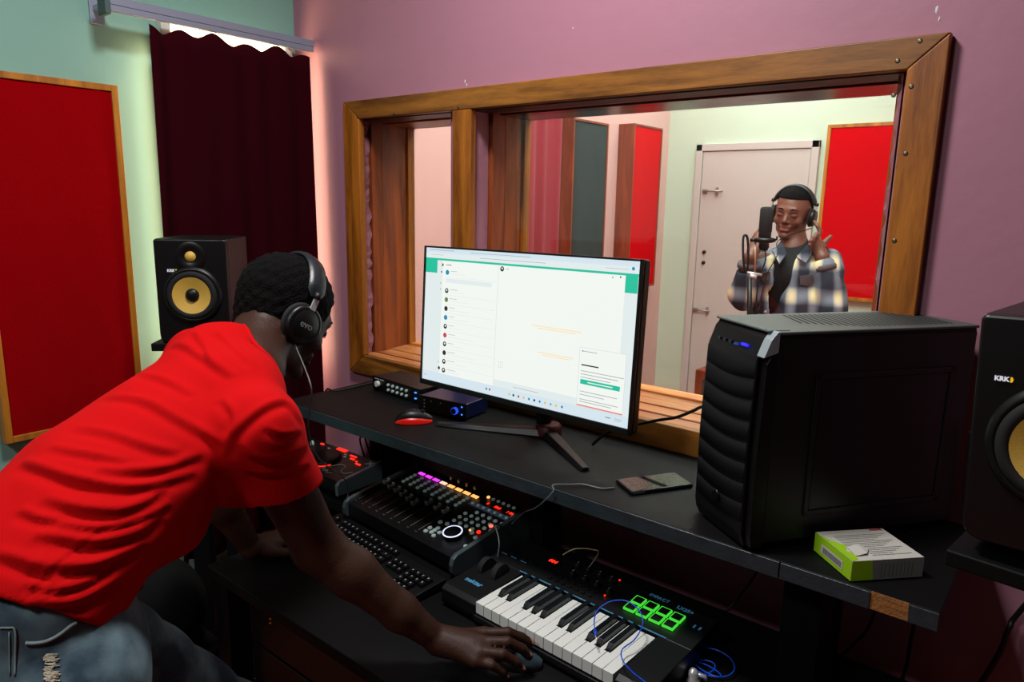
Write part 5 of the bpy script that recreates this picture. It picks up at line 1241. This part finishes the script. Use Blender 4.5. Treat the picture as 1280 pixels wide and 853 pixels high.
for e_, w_ in ((eR, wR_), (eL, wL_)):
    p = e_.lerp(w_, .80); d = (w_ - e_).normalized(); MB(L2).tube([p - d * .012, p, p + d * .012], [.050, .052, .049], 18).build('cuff', MATS['shirt_brown_grey'], sg_)
JT = [fcone(hipc + Vector((0, 0, .03)), hipc + Vector((0, 0, -.05)), .112, .112, latx, 1.3, .04)]
for k in (-1, 1):
    hj = hipc + Vector((k * .09, 0, -.04)); kj = Vector((hj.x, hj.y - .03, ZF + .48)); aj = Vector((hj.x, hj.y + .02, ZF + .06)); JT += [cone(hj, kj, .095, .068, .04), cone(kj, aj, .066, .052, .03)]
lo, hi = bounds(JT); o = sdf_mesh(field(JT), lo, hi, .012, 'trousers', mat('dark_trousers', (30, 32, 40), .85), sg_); o.data.transform(L2)
for k in (-1, 1):
    hj = hipc + Vector((k * .09, 0, -.04)); S_ = [ell((hj.x, hj.y - .05, ZF + .04), (.045, .12, .036), k=.02)]; fs_ = field(S_)
    lo, hi = bounds(S_); o = sdf_mesh(lambda p, fs_=fs_: np.maximum(fs_(p), ZF + .001 - p[:, 2]), lo, hi, .01, 'shoe', MATS['dark_shoe'], sg_); o.data.transform(L2)
# bracelets on his wrist
t = thing('bracelet', 'dark beaded bracelet on the raised wrist of the singer', 'bracelet', wL_)
d = (P_(1024, 312) - wL_).normalized(); u_ = d.orthogonal().normalized(); v_ = d.cross(u_)
for i in range(22):
    a = 2 * PI * i / 22; c_ = (P_(1024.5, 314) - wL_) + (u_ * math.cos(a) + v_ * math.sin(a)) * .0315
    MB(Matrix.Translation(c_)).lathe([(.0015, -.004), (.0042, -.002), (.0042, .002), (.0015, .004)], 8).build('bead', M_satin, t)
headphones('black over-ear headphones worn by the singer in the booth', HS @ Matrix.Translation((0, .004, 0)), logo=False, band_grow=-.004)

# ---- microphone on its boom arm
ms = thing('microphone_stand', 'black spring boom arm stand holding the microphone in front of the singer', 'microphone stand', at(940, 420, 3.0))
TI = Matrix.Translation(-at(940, 420, 3.0)); t3 = 3.02
A3 = lambda x, y, dt=0: at(x, y, t3 + dt)
base = at(940, 420, 3.0)
zfl = Vector((A3(938, 395).x, A3(938, 395).y, ZF))
MB(TI).tube([zfl + Vector((0, 0, .02)), A3(937, 400), A3(937, 347)], [.013, .012, .009], 12).build('post', M_satin, ms)
for k in range(3):
    a = 2 * PI * k / 3 + .4; MB(TI).tube([zfl + Vector((0, 0, .12)), zfl + Vector((.16 * math.cos(a), .16 * math.sin(a), .06)), zfl + Vector((.28 * math.cos(a), .28 * math.sin(a), .012))], .009, 8).build('leg', M_satin, ms)
MB(TI).tube([A3(934, 341), A3(952, 344)], .006, 10).build('clamp_bar', M_chrome, ms); MB(TI).tube([A3(937, 345), A3(945, 347)], .011, 12).build('clamp_knob', M_chrome, ms)
MB(TI).tube(catmull([A3(931, 340), A3(929, 320), A3(929, 299), A3(931.5, 294), A3(934.5, 299), A3(935.5, 320), A3(934.5, 338)], 5), .0052, 8).build('spring_arm', M_satin, ms)
MB(TI).tube([A3(943.5, 341), A3(944, 322), A3(944, 303)], .0045, 8).build('thin_rod', mat('tan_rod', (176, 140, 116), .35, .6), ms)
MB(TI).tube([A3(938, 300), A3(948, 301), A3(956, 299)], .0075, 10).build('mount_arm', M_satin, ms)
MC = Matrix.Translation(A3(955.5, 300))
mc_ = thing('microphone', 'black large studio microphone on the boom arm before the face of the singer', 'microphone', M=MC)
MB().lathe([(.020, -.010), (.026, .0), (.026, .030), (.0255, .032)], 24).build('lower_body', M_satin, mc_)
MB().lathe([(.0255, .032), (.027, .034), (.0275, .125), (.024, .136), (.010, .139)], 24).build('grille', mat('foam_grille', (30, 30, 32), .9, bump=.8, bscale=250), mc_)
MB().lathe([(.030, -.012), (.046, -.006), (.046, .006), (.030, .010)], 28, cap=False).build('shock_mount', M_satin, mc_)
MB().lathe([(.016, -.045), (.022, -.03), (.020, -.010)], 20).build('connector', M_satin, mc_)
MB().tube([(.03, 0, .0), (.052, 0, .004), (.052, 0, .018)], .005, 8).build('mount_screw', M_satin, mc_)
cable('thin black cable dropping from the headphones past the singer microphone', [HS @ Vector((-.096, -.01, -.065)), at(974, 300, T0 - .15), at(972, 318, T0 - .2), at(958, 345, T0 - .2), at(950, 380, T0 - .2), at(948, 420, T0 - .2), Vector((base.x + .1, base.y + .1, ZF + .02))], .0022)
cable('black microphone cable looping down from the microphone to the post', [A3(955.5, 309), A3(957, 325), A3(950, 345, .03), A3(946, 370, .04), A3(945, 400, .05), zfl + Vector((.06, .05, .005))], .003)
